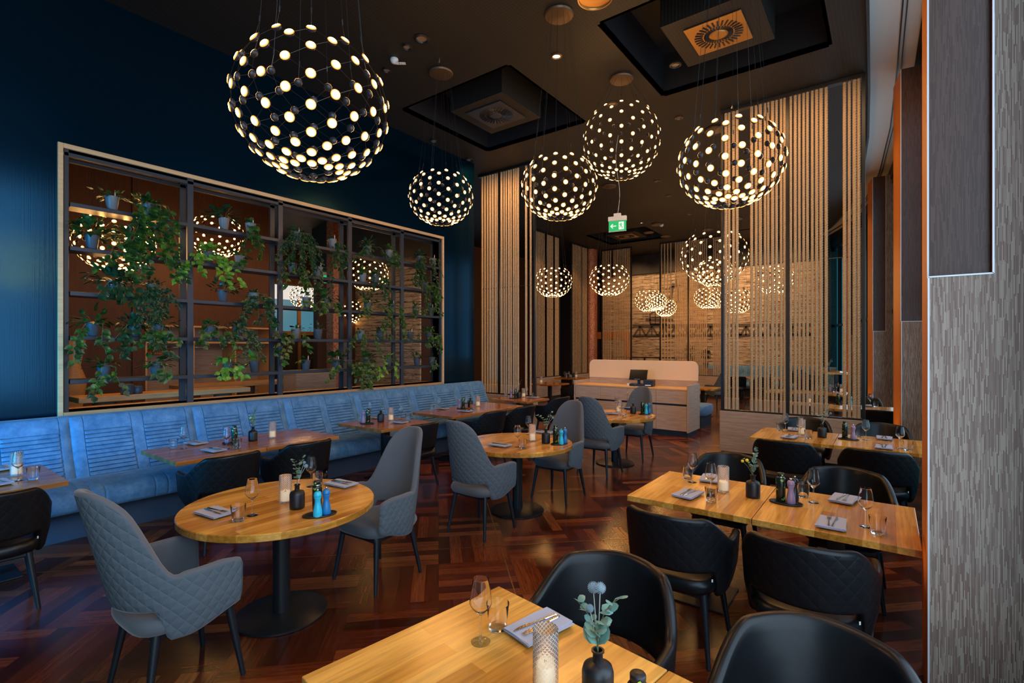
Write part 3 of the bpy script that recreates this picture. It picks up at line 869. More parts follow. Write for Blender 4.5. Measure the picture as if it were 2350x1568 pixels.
lamp(PD(1691, 690, 15.2), .44, 'pendant behind the three first ropes, low in front of the plank wall', G2, False)
G3 = 'globe pendant lamps in the hall behind the plant shelf'
lamp(PD(264, 556, 6.35), .42, 'pendant seen through the leftmost bay of the plant shelf', G3, True, True, 5.1)
lamp(PD(497, 541, 9.3), .45, 'pendant seen through the second bay of the plant shelf', G3, True, True, 5.1)
lamp(PD(845, 628, 11.6), .45, 'pendant seen through the fourth bay of the plant shelf', G3, False, True, 5.1)
lamp(PD(698, 680, 15.5), .42, 'distant pendant near the entrance, seen through the middle bay of the plant shelf', G3, False, True, 5.1)
lamp(PD(808, 715, 15.2), .42, 'low distant pendant sparkling against the entrance windows, seen through the plant shelf', G3, False, True, 5.1)

# ================================================================= CEILING FITTINGS
def cpos(u, v, z=CZ): x, y = PZ(u, v, z); return (x, y, z)
def downlight(u, v, r, label, on=False, ring=M_black):
    p = cpos(u, v)
    t = thing('ceiling_downlight', label, 'ceiling light', (p[0], p[1], CZ), 0, 'recessed ceiling lights')
    q = MB(); q.lathe([(r, 0), (r, -.012), (r * .72, -.02), (r * .62, .0)], 28, cap0=False, cap1=False); q.build('ring', ring, t, smooth=True, sharp=30)
    q = MB(); q.lathe([(r * .66, -.004), (0.001, -.002)], 24, cap0=True, cap1=False); q.build('lens', M_down if on else M_downoff, t)
downlight(1277, 128, .075, 'lit round downlight between the suspension cables of a pendant', True, M_canopy)
downlight(968, 88, .10, 'large round recessed light near the white smoke detector', False)
downlight(934, 107, .07, 'smaller dark round fitting left of the large recessed light', False)
downlight(888, 160, .07, 'round recessed light just behind the edge of the largest pendant', False)
downlight(997, 322, .09, 'dark round recessed light above the pendant by the blue wall', False)
downlight(1077, 365, .08, 'dark round recessed light by the top of the left rope screen', False)
downlight(1558, 270, .07, 'dim round downlight between the two right-hand pendants', False, M_canopy)
downlight(1550, 148, .08, 'dark round fitting inside the corner of the vent coffer', False)
downlight(1508, 415, .08, 'dim round downlight right of the egg-shaped pendant', False, M_canopy)
downlight(1535, 449, .07, 'dim round downlight at the ceiling joint, beyond the egg-shaped pendant', False, M_canopy)
downlight(1405, 238, .085, 'round downlight seen through the top of the egg-shaped pendant', False, M_canopy)
downlight(1472, 511, .06, 'small bright downlight right of the green exit sign', True, M_canopy)
downlight(1584, 491, .07, 'dim round downlight in the far ceiling left of the big rope-side pendant', False, M_canopy)
p = cpos(905, 135)
t = thing('smoke_detector', 'white round smoke detector with a small tag on the dark ceiling', 'smoke detector', (p[0], p[1], CZ))
q = MB(); q.lathe([(.05, 0), (.055, -.02), (.045, -.045), (.03, -.06), (0.001, -.065)], 24); q.build('housing', M_white, t, smooth=True, sharp=40)
q = MB(); q.box(.02, .15, -.028, .028, -.062, -.060); q.build('tag_plate', M_paper, t, rz=R(38))
def text(name, body, size, m, parent, loc, rot, ext=.0008):
    c = bpy.data.curves.new(name, 'FONT'); c.body = body; c.size = size; c.extrude = ext; c.align_x = 'CENTER'; c.align_y = 'CENTER'
    c.materials.append(m); o = bpy.data.objects.new(name, c); COL.objects.link(o)
    bpy.context.view_layer.update()
    me = bpy.data.meshes.new_from_object(o.evaluated_get(bpy.context.evaluated_depsgraph_get()))
    bpy.data.objects.remove(o)
    o = mk(name, me, parent, loc); o.rotation_euler = rot
    return o
text('tag_lettering', 'F L 1', .04, M_black, t, (.078, .062, -.0625), (R(180), 0, R(38)))
p = cpos(1518, 515)
t = thing('smoke_detector', 'small white detector in the far ceiling right of the exit sign', 'smoke detector', (p[0], p[1], CZ))
q = MB(); q.lathe([(.06, 0), (.065, -.03), (.04, -.07), (0.001, -.075)], 20); q.build('housing', M_white, t, smooth=True, sharp=40)
for (u, v, lb) in ((1680, 240, 'small hanging sprinkler head near the top of the right rope screen'), (1008, 135, 'small sprinkler head on the dark ceiling right of the recessed light')):
    p = cpos(u, v); t = thing('sprinkler', lb, 'sprinkler', (p[0], p[1], CZ))
    q = MB(); q.lathe([(.012, 0), (.012, -.03), (.008, -.045), (.018, -.05), (.018, -.053), (0.001, -.054)], 12); q.build('sprinkler_head', M_chrome, t, smooth=True, sharp=40)
# square swirl vents inside the dropped boxes
def vent(cx, cy, m, label, sz=.33):
    t = thing('ceiling_vent', label, 'vent', (cx, cy, CZ + .015), 0, 'square swirl vents in the ceiling')
    q = MB(); q.box(-sz, sz, -sz, sz, -.012, .0); q.build('plate', m, t, bevel=.004)
    for ring, (ra, rb) in enumerate(((.11, .17), (.185, .28))):
        q = MB(); n = 30
        for i in range(n):
            a = 2 * PI * i / n + ring * .1
            M = Matrix.Rotation(a, 4, 'Z') @ Matrix.Translation((0, 0, -.014)) @ Matrix.Rotation(R(20), 4, 'X')
            q.box(ra, rb, -.010, .010, -.004, .002, M=M)
        q.build('slot_ring', M_black, t)
    q = MB(); q.lathe([(.09, -.012), (.085, -.02), (0.001, -.021)], 32); q.build('hub', m, t, smooth=True, sharp=40)
vent((COF[0][0] + COF[0][1]) / 2, (COF[0][2] + COF[0][3]) / 2, M_brass, 'brass square swirl vent in the coffer above the rope-side pendant')
vent((COF[1][0] + COF[1][1]) / 2, (COF[1][2] + COF[1][3]) / 2, M_kick, 'dark square swirl vent in the coffer above the blue wall', .36)
vent((COF[2][0] + COF[2][1]) / 2, (COF[2][2] + COF[2][3]) / 2, M_brass, 'distant brass swirl vent in the far coffer below the exit sign')
# brass canopy disc with a white needle at the top edge of the picture
p = PD(1366, -8, 4.3)
t = thing('canopy_disc', 'round brass-rimmed canopy disc hanging from the ceiling at the top edge', 'canopy_disc', p)
q = MB(); q.lathe([(.142, .01), (.150, 0), (.150, -.02), (.140, -.02), (.136, -.008), (0.001, -.008)], 40); q.build('rim', M_brass, t, smooth=True, sharp=40)
q = MB(); q.box(-.004, .004, -.03, .02, -.014, -.010); q.build('hand', M_white, t, rz=R(40))  # white needle on the canopy disc
q = MB(); q.tube([(0, 0, 0), (0, 0, CZ - p[2])], .008, 8); q.build('rod', M_cable, t)
# exit signs
def exitsign(pos, rz, s, label, cable=False):
    t = thing('exit_sign', label, 'exit sign', pos, rz)
    q = MB(); q.box(-.17 * s, .17 * s, -.02 * s, .02 * s, -.10 * s, .10 * s); q.build('panel', M_green, t)
    q = MB(); q.box(-.18 * s, .18 * s, -.04 * s, .04 * s, .10 * s, .19 * s); q.box(-.07 * s, .07 * s, -.035 * s, .035 * s, .19 * s, .25 * s); q.build('housing', M_white, t, bevel=.006)
    q = MB(); q.box(-.175 * s, .175 * s, -.018 * s, .018 * s, -.107 * s, -.10 * s); q.build('lower_edge', M_paper, t)
    q = MB(); y = -.023 * s; e = .003
    def pl(pts): 
        vs = [(a * s, y, b * s) for a, b in pts] + [(a * s, y + e, b * s) for a, b in pts]; n = len(pts)
        q.add(vs, [tuple(range(n)), tuple(reversed(range(n, 2 * n)))] + [(i, n + i, n + (i + 1) % n, (i + 1) % n) for i in range(n)])
    pl([(-.14, 0), (-.095, .045), (-.080, .035), (-.108, .008), (-.02, .008), (-.02, -.008), (-.108, -.008), (-.080, -.035), (-.095, -.045)])
    pl([(.03, -.075), (.13, -.075), (.13, .075), (.03, .075)])
    q.build('arrow_and_door', M_exitw, t)
    q = MB(); y = -.027 * s
    pl([(.068, .06), (.083, .06), (.083, .045), (.068, .045)])
    pl([(.055, .038), (.085, .040), (.105, .015), (.098, .010), (.082, .026), (.085, .0), (.105, -.025), (.100, -.06), (.090, -.06), (.092, -.028), (.07, -.012), (.055, -.035), (.035, -.035), (.035, -.027), (.052, -.025), (.062, .0), (.064, .026), (.048, .018), (.042, -.0), (.035, .003), (.042, .026)])
    q.build('running_figure', M_green, t)
    if cable:
        h = CZ - pos[2]; x0 = .005
        q = MB(); q.tube([(x0 + .035 * math.sin(k / 24 * PI * 2.1), 0, .25 * s + (h - .25 * s) * (k / 24)) for k in range(25)], .004, 6); q.build('supply_cable', M_white, t, smooth=True)
        q = MB(); [q.tube([(sx * .16 * s, 0, .19 * s), (sx * .16 * s, 0, h)], .0015, 4) for sx in (-1, 1)]; q.build('suspension_wire', M_cable, t)
exitsign(PD(1417, 519, 9.2), R(TH * .35), .92, 'green exit sign with white arrow and running figure hanging on a wavy cable', True)
exitsign(PD(757, 641, 13.5), R(TH), 1.0, 'small green exit sign in the hall, seen through the plant shelf')

# ================================================================= ROPE SCREENS
def rope_mesh(r, L, n=12, pitch=.085, step=.0145, whip=.2):
    q = MB(); m = int(L / step)
    for j in range(m + 1):
        z = L * j / m; a0 = 2 * PI * z / .038 / 3
        for i in range(n):
            a = 2 * PI * i / n
            rr = r * (.66 + .38 * abs(math.cos(1.5 * (a - a0))) ** .6)
            q.v.append((rr * math.cos(a), rr * math.sin(a), z))
    for j in range(m):
        for i in range(n):
            i2 = (i + 1) % n
            q.f.append((j * n + i, j * n + i2, (j + 1) * n + i2, (j + 1) * n + i)); q.m.append(0)
    return q.mesh('rope', M_rope, True)
def whip_mesh(r, L):
    q = MB(); pr = [(r * 1.25, 0), (r * 1.3, .012)]
    k = 12
    for i in range(k): pr += [(r * 1.13, .02 + i * (L - .03) / k), (r * 1.18, .02 + (i + .5) * (L - .03) / k)]
    pr += [(r * 1.05, L)]
    q.lathe(pr, 12); return q.mesh('whipping', M_whip, True)
ROPES = {}
def rope(x, y, z0, z1, r, far=False):
    k = (round(z0, 2), round(z1, 2), round(r, 3), far)
    if k not in ROPES:
        ROPES[k] = (rope_mesh(r, z1 - z0, 6 if far else 18, .085, .03 if far else .0066), whip_mesh(r, .19))
    a, b = ROPES[k]
    return a, b
def screen(p0, p1, posts, ropes, z0, z1, label, base=True, far=False, rr=.0205, mid=3.085, gname='ropes of the screen', r_lab='jute rope'):
    """p0, p1 plan ends; posts / ropes are positions 0..1 along the screen"""
    d = Vector((p1[0] - p0[0], p1[1] - p0[1])); L = d.length; a = math.atan2(d.y, d.x)
    t = thing('rope_screen', label, 'room divider', (p0[0], p0[1], 0), a)
    if base:
        q = MB(); q.box(0, L, -.09, .09, .10, z0 - .02); q.build('base_panel', M_ash, t, bevel=.004)
        q = MB(); q.box(.02, L - .02, -.06, .06, 0, .10); q.build('plinth', M_kick, t)
    for za, zb in ((z0 - .02, z0), (z1 - .05, z1)):
        q = MB(); q.box(0, L, -.05, .05, za, zb); q.build('rail', M_black, t)
    q = MB(); q.tube([(0, 0, mid), (L, 0, mid)], .008, 6); q.build('cross_rod', M_black, t)
    for s in posts:
        q = MB(); q.box(s * L - .02, s * L + .02, -.03, .03, z0 - .02, z1); q.build('post', M_black, t)
    rnd = random.Random(int(L * 100))
    for i, s in enumerate(ropes):
        r = rr * (1.0 if far else rnd.choice((.86, 1.0, 1.12)))
        A, B = rope(0, 0, z0, z1 - .05, r, far)
        o = mk('rope', A, t, (s * L, 0, z0 + .001), rnd.uniform(0, 6))
        if not far: mk('whipping', B, o, (0, 0, 0))
    return t
def along(us, u0, u1, y):      # image columns -> fraction along a screen on y = const
    x0, x1 = UY(u0, y), UY(u1, y)
    return [(UY(u, y) - x0) / (x1 - x0) for u in us]
bx = [125, 160, 208, 248, 408, 458, 503, 555, 590, 638, 682, 732, 772, 838, 888, 933, 980, 1022, 1075, 1123, 1172, 1228, 1430, 1483, 1540, 1588]
us = [1640 + b / 4.796 for b in bx]
u0, u1 = 1655, 1986
screen((UY(u0, PY), PY), (UY(u1, PY), PY), along([1658.5, 1808, 1982], u0, u1, PY), along(us, u0, u1, PY), .77, CZ, 'tall rope screen on a greyed oak base at the window side', rr=.0225)
us = [1107, 1113, 1119, 1125, 1131, 1137, 1142] + [1151, 1157, 1162, 1168, 1173, 1179, 1184, 1189] + [1207.5, 1218]
u0, u1 = 1100, 1229
screen((UY(u0, PY), PY), (UY(u1, PY), PY), along([1146, 1227], u0, u1, PY), along(us, u0, u1, PY), .77, CZ, 'tall rope screen next to the far end of the blue banquette', rr=.0225)
fr = lambda a, b, n: [a + (b - a) * i / (n - 1) for i in range(n)]
screen((-9.3, 13.75), (-9.3, 15.25), [0, 1], fr(.05, .36, 6) + fr(.50, .72, 5) + fr(.84, .97, 4), .77, CZ, 'narrow rope screen seen side-on between the left screen and the mosaic column, nearer one', far=True, rr=.022)
screen((-9.4, 16.3), (-9.4, 17.5), [0, 1], fr(.04, .6, 7) + fr(.72, .97, 4), .77, CZ, 'narrow rope screen standing directly beside the mosaic column', far=True, rr=.022)
screen((-9.2, 18.4), (-7.95, 18.4), [0, 1], fr(.04, .30, 5) + fr(.42, .98, 11), .77, CZ, 'distant rope screen just right of the mosaic column', far=True, rr=.022)
screen((-6.8, 18.4), (-4.6, 18.4), [0, .47, 1], fr(.02, .18, 4) + fr(.26, .46, 8) + fr(.49, .76, 10) + fr(.87, .98, 5), .77, CZ, 'distant wide rope screen in front of the plank wall', far=True, rr=.022)

# ================================================================= BANQUETTE
bq = thing('banquette', 'long channelled blue velvet banquette running along the wall under the plant shelf', 'bench', (-7.0, -.85, 0))
SEG = 1.13; NSEG = 8
ys = [-.85 + SEG * k for k in range(NSEG + 1)]; ys[-1] = 7.95
def ugrid(W, marks):
    g = [W * i / 26 for i in range(27)]
    for m in marks: g += [m - .012, m - .005, m, m + .005, m + .012]
    g += [.006, .014, W - .006, W - .014]
    return sorted(x for x in g if 0 <= x <= W)
def fields(W): return ((.105, W / 2 - .055), (W / 2 + .055, W - .085))
def back_mesh(W):
    GY = ugrid(W, [k for f in fields(W) for k in f]); q = MB(); nu, nv = len(GY) - 1, 190
    prof_z = lambda v: .44 + v * .635
    for j in range(nv + 1):
        v = j / nv
        for i in range(nu + 1):
            yy = GY[i]
            z = prof_z(v)
            x = .62 - .30 * v - .02 * math.sin(v * PI)          # leaning back
            e = min(yy, W - yy)
            bul = .03 * (1 - math.exp(-e / .03)) * (1 - math.exp(-(1 - v) * 22))
            # two ribbed fields
            f = 0
            for a, b in fields(W):
                if a < yy < b:
                    k = min(yy - a, b - yy)
                    m = min(1, k / .012)
                    zz = z
                    if .46 < zz < .935:
                        ph = ((zz - .46) / .0395) % 1
                        f = m * (.012 * (1 - ph) - .030 * math.exp(-((min(ph, 1 - ph)) / .09) ** 2))
                if abs(yy - a) < .003 or abs(yy - b) < .003: f -= .011
            q.v.append((x + bul + f, yy, z))
    W1 = nu + 1
    for j in range(nv):
        for i in range(nu):
            q.f.append((j * W1 + i, j * W1 + i + 1, (j + 1) * W1 + i + 1, (j + 1) * W1 + i)); q.m.append(0)
    # top, rear and ends
    base = len(q.v)
    for i in range(nu + 1):
        yy = GY[i]
        q.v.append((.22, yy, 1.085)); q.v.append((.10, yy, 1.07)); q.v.append((.10, yy, .44))
    top = nv * W1
    for i in range(nu):
        a, b = base + 3 * i, base + 3 * (i + 1)
        q.f.append((top + i, top + i + 1, b, a)); q.f.append((a, b, b + 1, a + 1)); q.f.append((a + 1, b + 1, b + 2, a + 2)); q.m += [0, 0, 0]
    for s in (0, nu):
        f = [j * W1 + s for j in range(nv + 1)] + [base + 3 * s, base + 3 * s + 1, base + 3 * s + 2]
        q.f.append(tuple(f if s else reversed(f))); q.m.append(0)
    return q.mesh('back_section', M_velvet, True)
def seat_mesh(W):
    q = MB(); pr = [(.60, .50), (.70, .507), (.85, .502), (.98, .492), (1.06, .47), (1.10, .43), (1.11, .38), (1.10, .32), (1.08, .285), (1.0, .28), (.5, .28)]
    CU = (.105, W / 2 - .055, W / 2 + .055, W - .085); GY = ugrid(W, CU); nu = len(GY) - 1; n = len(pr)
    for i in range(nu + 1):
        yy = GY[i]; e = min(yy, W - yy)
        g = 1 - .02 * math.exp(-e / .012)
        for c in CU: g -= .012 * math.exp(-((yy - c) / .004) ** 2)
        for x, z in pr: q.v.append((x * g, yy, .28 + (z - .28) * g))
    for i in range(nu):
        for j in range(n - 1):
            q.f.append((i * n + j, i * n + j + 1, (i + 1) * n + j + 1, (i + 1) * n + j)); q.m.append(0)
    q.f.append(tuple(range(n))); q.f.append(tuple(nu * n + j for j in reversed(range(n)))); q.m += [0, 0]
    return q.mesh('seat_cushion', M_velvet, True)
BM, SM2 = back_mesh(SEG), seat_mesh(SEG)
for k in range(NSEG):
    if k == NSEG - 1: BM, SM2 = back_mesh(ys[-1] - ys[-2]), seat_mesh(ys[-1] - ys[-2])
    y = ys[k] + .85
    o = mk('back_section', BM, bq, (0, y, 0)); BM.set_sharp_from_angle(angle=R(60))
    o = mk('seat_cushion', SM2, bq, (0, y, 0)); SM2.set_sharp_from_angle(angle=R(60))
q = MB(); q.box(.02, .92, 0, 8.8, 0, .28); q.build('plinth', cloth('dark_blue_skirt', (.03, .045, .075)), bq)
# ================================================================= CHAIRS
def smooth(a, b, x):
    t = max(0, min(1, (x - a) / (b - a))); return t * t * (3 - 2 * t)
def shell(high, name):
    """upholstered shell: outer quilted skin, smooth inner skin, rounded rims. +Y is the front"""
    NS = 73
    HW, DB, FR = (.275, .27, .21) if high else (.285, .26, .20)
    arc = PI * (HW + DB) / 2; tot = arc + 2 * FR
    V = []; F = []; MI = []; UVS = []
    NO, NT_, NI = 15, 5, 11
    ring = NO + NT_ + NI + 3
    for k in range(NS):
        s = -1 + 2 * k / (NS - 1); S_ = abs(s)
        d = S_ * tot / 2
        if d < arc / 2:
            ph = d / (arc / 2) * PI / 2
            px, py = HW * math.sin(ph), -DB * math.cos(ph)
            nx, ny = math.sin(ph), -math.cos(ph)
        else:
            g = (d - arc / 2) / FR
            px, py = HW - .02 * g * g, g * FR
            nx, ny = 1, .05
        if s < 0: px, nx = -px, -nx
        n = Vector((nx, ny)).normalized()
        ar = arc / tot                   # fraction where the straight arms start
        if high:
            pk = 1.10 - .17 * (S_ / .37) ** 3.4
            k = smooth(.31, .57, S_)
            top = pk * (1 - k) + .668 * k if S_ < .57 else .668
            top += -.02 * smooth(.8, 1, S_)
            bot = .525 - .155 * smooth(.36, .47, S_) + .07 * smooth(.55, 1, S_)
        else:
            top = .675 + (.83 - .675) * (1 - smooth(.34, .66, S_))
            top -= .012 * smooth(0, .4, S_)
            bot = .53 - .15 * smooth(.40, .50, S_) + .075 * smooth(.6, 1, S_)
        th = (.042 if high else .046)
        endk = max(0, (S_ - .955) / .045)
        th *= math.sqrt(max(0.03, 1 - endk ** 2)); top -= .03 * endk ** 2; bot += .025 * endk ** 2
        lean = .24 if high else .26
        def pt(z, off):
            back = max(0, -n.y) ** 1.0
            fl = (z - .45)
            o = off + fl * (.07 if not high else .02) * (1 - back)
            narrow = (1 - (.15 if high else .0) * max(0, (z - .68)) / .4) if high else 1
            x = (px + n.x * o) * narrow
            # belly: shell narrows under the seat
            if z < .5: x *= 1 - .5 * (.5 - z); 
            y = py + n.y * o - lean * max(0, z - .5) * back - (.06 * (z - .5) if z < .5 else 0) * 0
            return (x, y, z)
        vv = []; uu = []
        for i in range(NO):
            z = bot + (top - bot) * i / (NO - 1); vv.append(pt(z, th / 2)); uu.append((s * tot / 2, z))
        for i in range(NT_):
            a = PI * (i + 1) / (NT_ + 1); vv.append(pt(top + math.sin(a) * th * .45, math.cos(a) * th / 2)); uu.append((s * tot / 2, top))
        for i in range(NI):
            z = top + (bot - top) * i / (NI - 1); vv.append(pt(z, -th / 2)); uu.append((s * tot / 2, z))
        for i in range(3):
            a = PI * (i + 1) / 4; vv.append(pt(bot - math.sin(a) * th * .4, -math.cos(a) * th / 2)); uu.append((s * tot / 2, bot))
        V += vv; UVS += uu
    for k in range(NS - 1):
        for i in range(ring):
            i2 = (i + 1) % ring
            F.append((k * ring + i, (k + 1) * ring + i, (k + 1) * ring + i2, k * ring + i2)); MI.append(0 if i < NO - 1 else 1)
    F.append(tuple(range(ring))); MI.append(1)
    F.append(tuple((NS - 1) * ring + i for i in reversed(range(ring)))); MI.append(1)
    q = MB(); q.v, q.f, q.m = V, F, MI
    return q.mesh(name, [M_greyq, M_grey] if high else [M_leatherq, M_leather], True, UVS)
def rbox(q, x0, x1, y0, y1, z0, z1, r, mi=0, dome=0.0, n=14):
    """pillow like rounded block"""
    cx, cy = (x0 + x1) / 2, (y0 + y1) / 2; hx, hy = (x1 - x0) / 2, (y1 - y0) / 2
    prof = [(-.02, z0), (0.0, z0 + .0)]
    lv = [(1 - r * 1.0, z0), (1 - r * .3, z0 + (z1 - z0) * .12), (1, z0 + (z1 - z0) * .4), (1, z0 + (z1 - z0) * .65), (1 - r * .25, z0 + (z1 - z0) * .9), (1 - r * .9, z1), (.5, z1 + dome), (.02, z1 + dome * 1.2)]
    N = 40; vs = []
    for s, z in lv:
        for i in range(N):
            a = 2 * PI * i / N; c, sn = math.cos(a), math.sin(a)
            k = (abs(c) ** 4 + abs(sn) ** 4) ** -.25
            vs.append((cx + hx * s * c * k, cy + hy * s * sn * k, z))
    fs = [(j * N + i, j * N + (i + 1) % N, (j + 1) * N + (i + 1) % N, (j + 1) * N + i) for j in range(len(lv) - 1) for i in range(N)]
    fs += [tuple(reversed(range(N))), tuple((len(lv) - 1) * N + i for i in range(N))]
    q.add(vs, fs, mi)
def make_chair(high):
    t = thing('armchair' if high else 'leather_chair', 'x', 'chair', (0, 0, 0))
    mk('backrest', shell(high, 'backrest'), t)
    q = MB(); rbox(q, -.25, .25, -.26, .25, .385, .475, .14, dome=.012)
    q.build('seat', M_grey if high else M_leather, t, smooth=True)
    q = MB(); q.box(-.2, .2, -.19, .2, .355, .395); q.build('seat_frame', M_blackleg, t, bevel=.01)
    for sx in (-1, 1):
        for sy in (-1, 1):
            q = MB(); y0, y1 = sy * .17, sy * (.235 if sy < 0 else .225)
            q.tube([(sx * .185, y0, .40), (sx * .235, y1, .0)], .02, 12, rs=[.0225, .0125])
            q.build('leg', M_blackleg, t, smooth=True, sharp=40)
    q = MB(); q.box(.262, .266, -.150, -.138, .50, .525) if False else q.box(-.0015, .0015, -.004, .004, -.008, .008)
    q.build('fabric_tag', M_paper if not high else M_white, t, loc=(.235, -.165, .47), rz=R(-45))
    return reg(t)
proto = {True: make_chair(True), False: make_chair(False)}
used = {True: False, False: False}
def chair(x, y, face, label, group, high=False, dz=0):
    """face: direction the sitter looks, degrees, 0 = +y, 90 = -x"""
    if not used[high]:
        used[high] = True; o = proto[high]; o.location = (x, y, 0); o.rotation_euler = (0, 0, R(face)); o['label'] = label; o['group'] = group; return o
    return dup(proto[high], (x, y, 0), R(face), label, group)
GH = 'high-backed grey quilted armchairs'; GL = 'low black leather armchairs'
chair(-3.06, 1.10, 2, 'grey quilted high-backed armchair at the near round table, its back towards the banquette end', GH, True)
chair(-3.20, 2.53, 183, 'grey high-backed armchair at the near round table, smooth front facing the camera', GH, True)
chair(-3.20, 3.80, -1, 'grey quilted high-backed armchair at the middle round table, seen from behind', GH, True)
chair(-3.16, 5.17, 181, 'grey high-backed armchair on the far side of the middle round table', GH, True)
chair(-3.28, 6.50, -2, 'grey quilted high-backed armchair at the far round table, seen from behind', GH, True)
chair(-3.32, 7.80, 181, 'grey high-backed armchair in front of the till counter at the far round table', GH, True)
GLB = GL
chair(-4.93, .62, 84, 'black quilted chair at the cropped banquette table on the left edge', GLB)
chair(-4.93, 2.12, 90, 'black quilted chair behind the near round table, left of two at that banquette table', GLB)
chair(-4.93, 2.87, 90, 'black quilted chair behind the near round table, right of two at that banquette table', GLB)
chair(-4.90, 4.42, 90, 'black quilted chair half hidden behind the grey high-backed armchair', GLB)
chair(-4.93, 5.90, 90, 'black quilted chair at the far banquette double table, nearer of two', GLB)
chair(-4.93, 6.68, 90, 'black quilted chair at the far banquette double table, farther of two', GLB)
chair(-5.2, 8.25, 90, 'black quilted chair at the small table by the left rope screen', GLB)
chair(-1.03, 3.13, 0, 'black quilted chair seen from behind at the near window table, nearer the aisle', GLB)
chair(-.34, 3.10, 0, 'black quilted chair seen from behind at the near window table, nearest the big pier', GLB)
chair(-1.10, 4.45, 180, 'black leather chair behind the vase at the near window table', GLB)
chair(-.25, 4.42, 180, 'black leather chair behind the pepper mills at the near window table', GLB)
chair(-.86, 6.02, 0, 'black quilted chair seen from behind at the far window table, nearer the aisle', GLB)
chair(-.08, 6.00, 0, 'black quilted chair seen from behind at the far window table, beside the piers', GLB)
chair(-.86, 7.45, 180, 'black chair between the far window table and the rope screen base, left one', GLB)
chair(-.06, 7.42, 180, 'black chair between the far window table and the rope screen base, beside the pier', GLB)
chair(-.95, 1.82, 185, 'black leather chair behind the vase of eucalyptus at the nearest table', GLB)
chair(-.16, 1.72, 187, 'black leather chair at the bottom edge, nearest to the big wallpapered pier', GLB)
# ================================================================= TABLES
TT = .75
def table(x0, x1, y0, y1, label, red=False, base='post', rz=0, group=None, along='y'):
    cx, cy = (x0 + x1) / 2, (y0 + y1) / 2; w, d = x1 - x0, y1 - y0
    t = thing('dining_table', label, 'table', (cx, cy, 0), R(rz), group or 'rectangular oak tables')
    q = MB(); q.box(-w / 2, w / 2, -d / 2, d / 2, TT - .04, TT)
    o = q.build('tabletop', [M_oak_redlit if red else M_oak], t, bevel=.0035)
    q = MB(); q.box(-.045, .045, -.045, .045, .02, TT - .05); q.build('pedestal', M_black, t, bevel=.004)
    q = MB(); q.box(-.19, .19, -.22, .22, 0, .012); q.build('base_plate', M_black, t, bevel=.004)
    q = MB(); q.box(-.16, .16, -.30, .30, TT - .055, TT - .04); q.build('top_bracket', M_black, t)
    return t
def round_table(x, y, label, rad=.6):
    t = thing('round_table', label, 'table', (x, y, 0), 0, 'round oak tables')
    q = MB(); q.lathe([(rad - .004, TT - .045), (rad, TT - .041), (rad, TT - .005), (rad - .004, TT)], 96); q.build('tabletop', M_oak, t, smooth=True, sharp=30)
    q = MB(); q.lathe([(.055, .02), (.055, TT - .05)], 28); q.build('pedestal', M_black, t, smooth=True, sharp=40)
    q = MB(); q.lathe([(.285, 0), (.29, .004), (.29, .014), (.28, .02), (.06, .028)], 56); q.build('base_plate', M_black, t, smooth=True, sharp=30)
    q = MB(); q.lathe([(.2, TT - .055), (.2, TT - .045)], 32); q.build('top_bracket', M_black, t)
    return t
round_table(-3.27, 1.79, 'nearest round oak table with blue pepper mills between two grey armchairs')
round_table(-3.25, 4.46, 'middle round oak table between two grey high-backed armchairs')
round_table(-3.36, 7.16, 'farthest round oak table in front of the till counter')
table(-6.05, -5.13, .22, 1.085, 'oak table cropped by the left edge, at the blue banquette', True)
table(-6.03, -5.15, 1.83, 2.66, 'banquette table behind the near round table, left half of the pair', True)
table(-6.03, -5.15, 2.664, 3.52, 'banquette table behind the near round table, right half with the candle', True)
table(-6.0, -5.08, 4.08, 4.95, 'single square banquette table behind the grey high-backed armchair', True)
table(-6.05, -5.18, 5.47, 6.37, 'far banquette double table, nearer half', True)
table(-6.05, -5.18, 6.374, 7.28, 'far banquette double table, farther half', True)
table(-6.38, -5.46, 7.80, 8.58, 'small oak table against the left rope screen', True)
table(-1.47, -.665, 3.33, 4.19, 'near window oak table, left half with the vase')
table(-.661, .145, 3.33, 4.19, 'near window oak table, right half touching the pier')
table(-1.28, -.465, 6.33, 7.20, 'far window oak table in front of the rope screen, left half')
table(-.461, .36, 6.33, 7.20, 'far window oak table in front of the rope screen, right half')
# nearest table, turned a few degrees
c = PZ(1145, 1345, TT); c2 = PZ(1532, 1537, TT)
ang = math.atan2(c2[1] - c[1], c2[0] - c[0])
M = Matrix.Rotation(ang, 2); wn = math.hypot(c2[0] - c[0], c2[1] - c[1])
for k, lb in ((0, 'nearest oak table with wine glass and eucalyptus vase at the bottom edge'), (1, 'second half of the nearest oak table, with the oil bottle at its corner')):
    p = M @ Vector((wn / 2 + k * (wn + .004), -.43)); cx, cy = c[0] + p.x, c[1] + p.y
    table(cx - wn / 2, cx + wn / 2, cy - .43, cy + .43, lb, rz=math.degrees(ang))
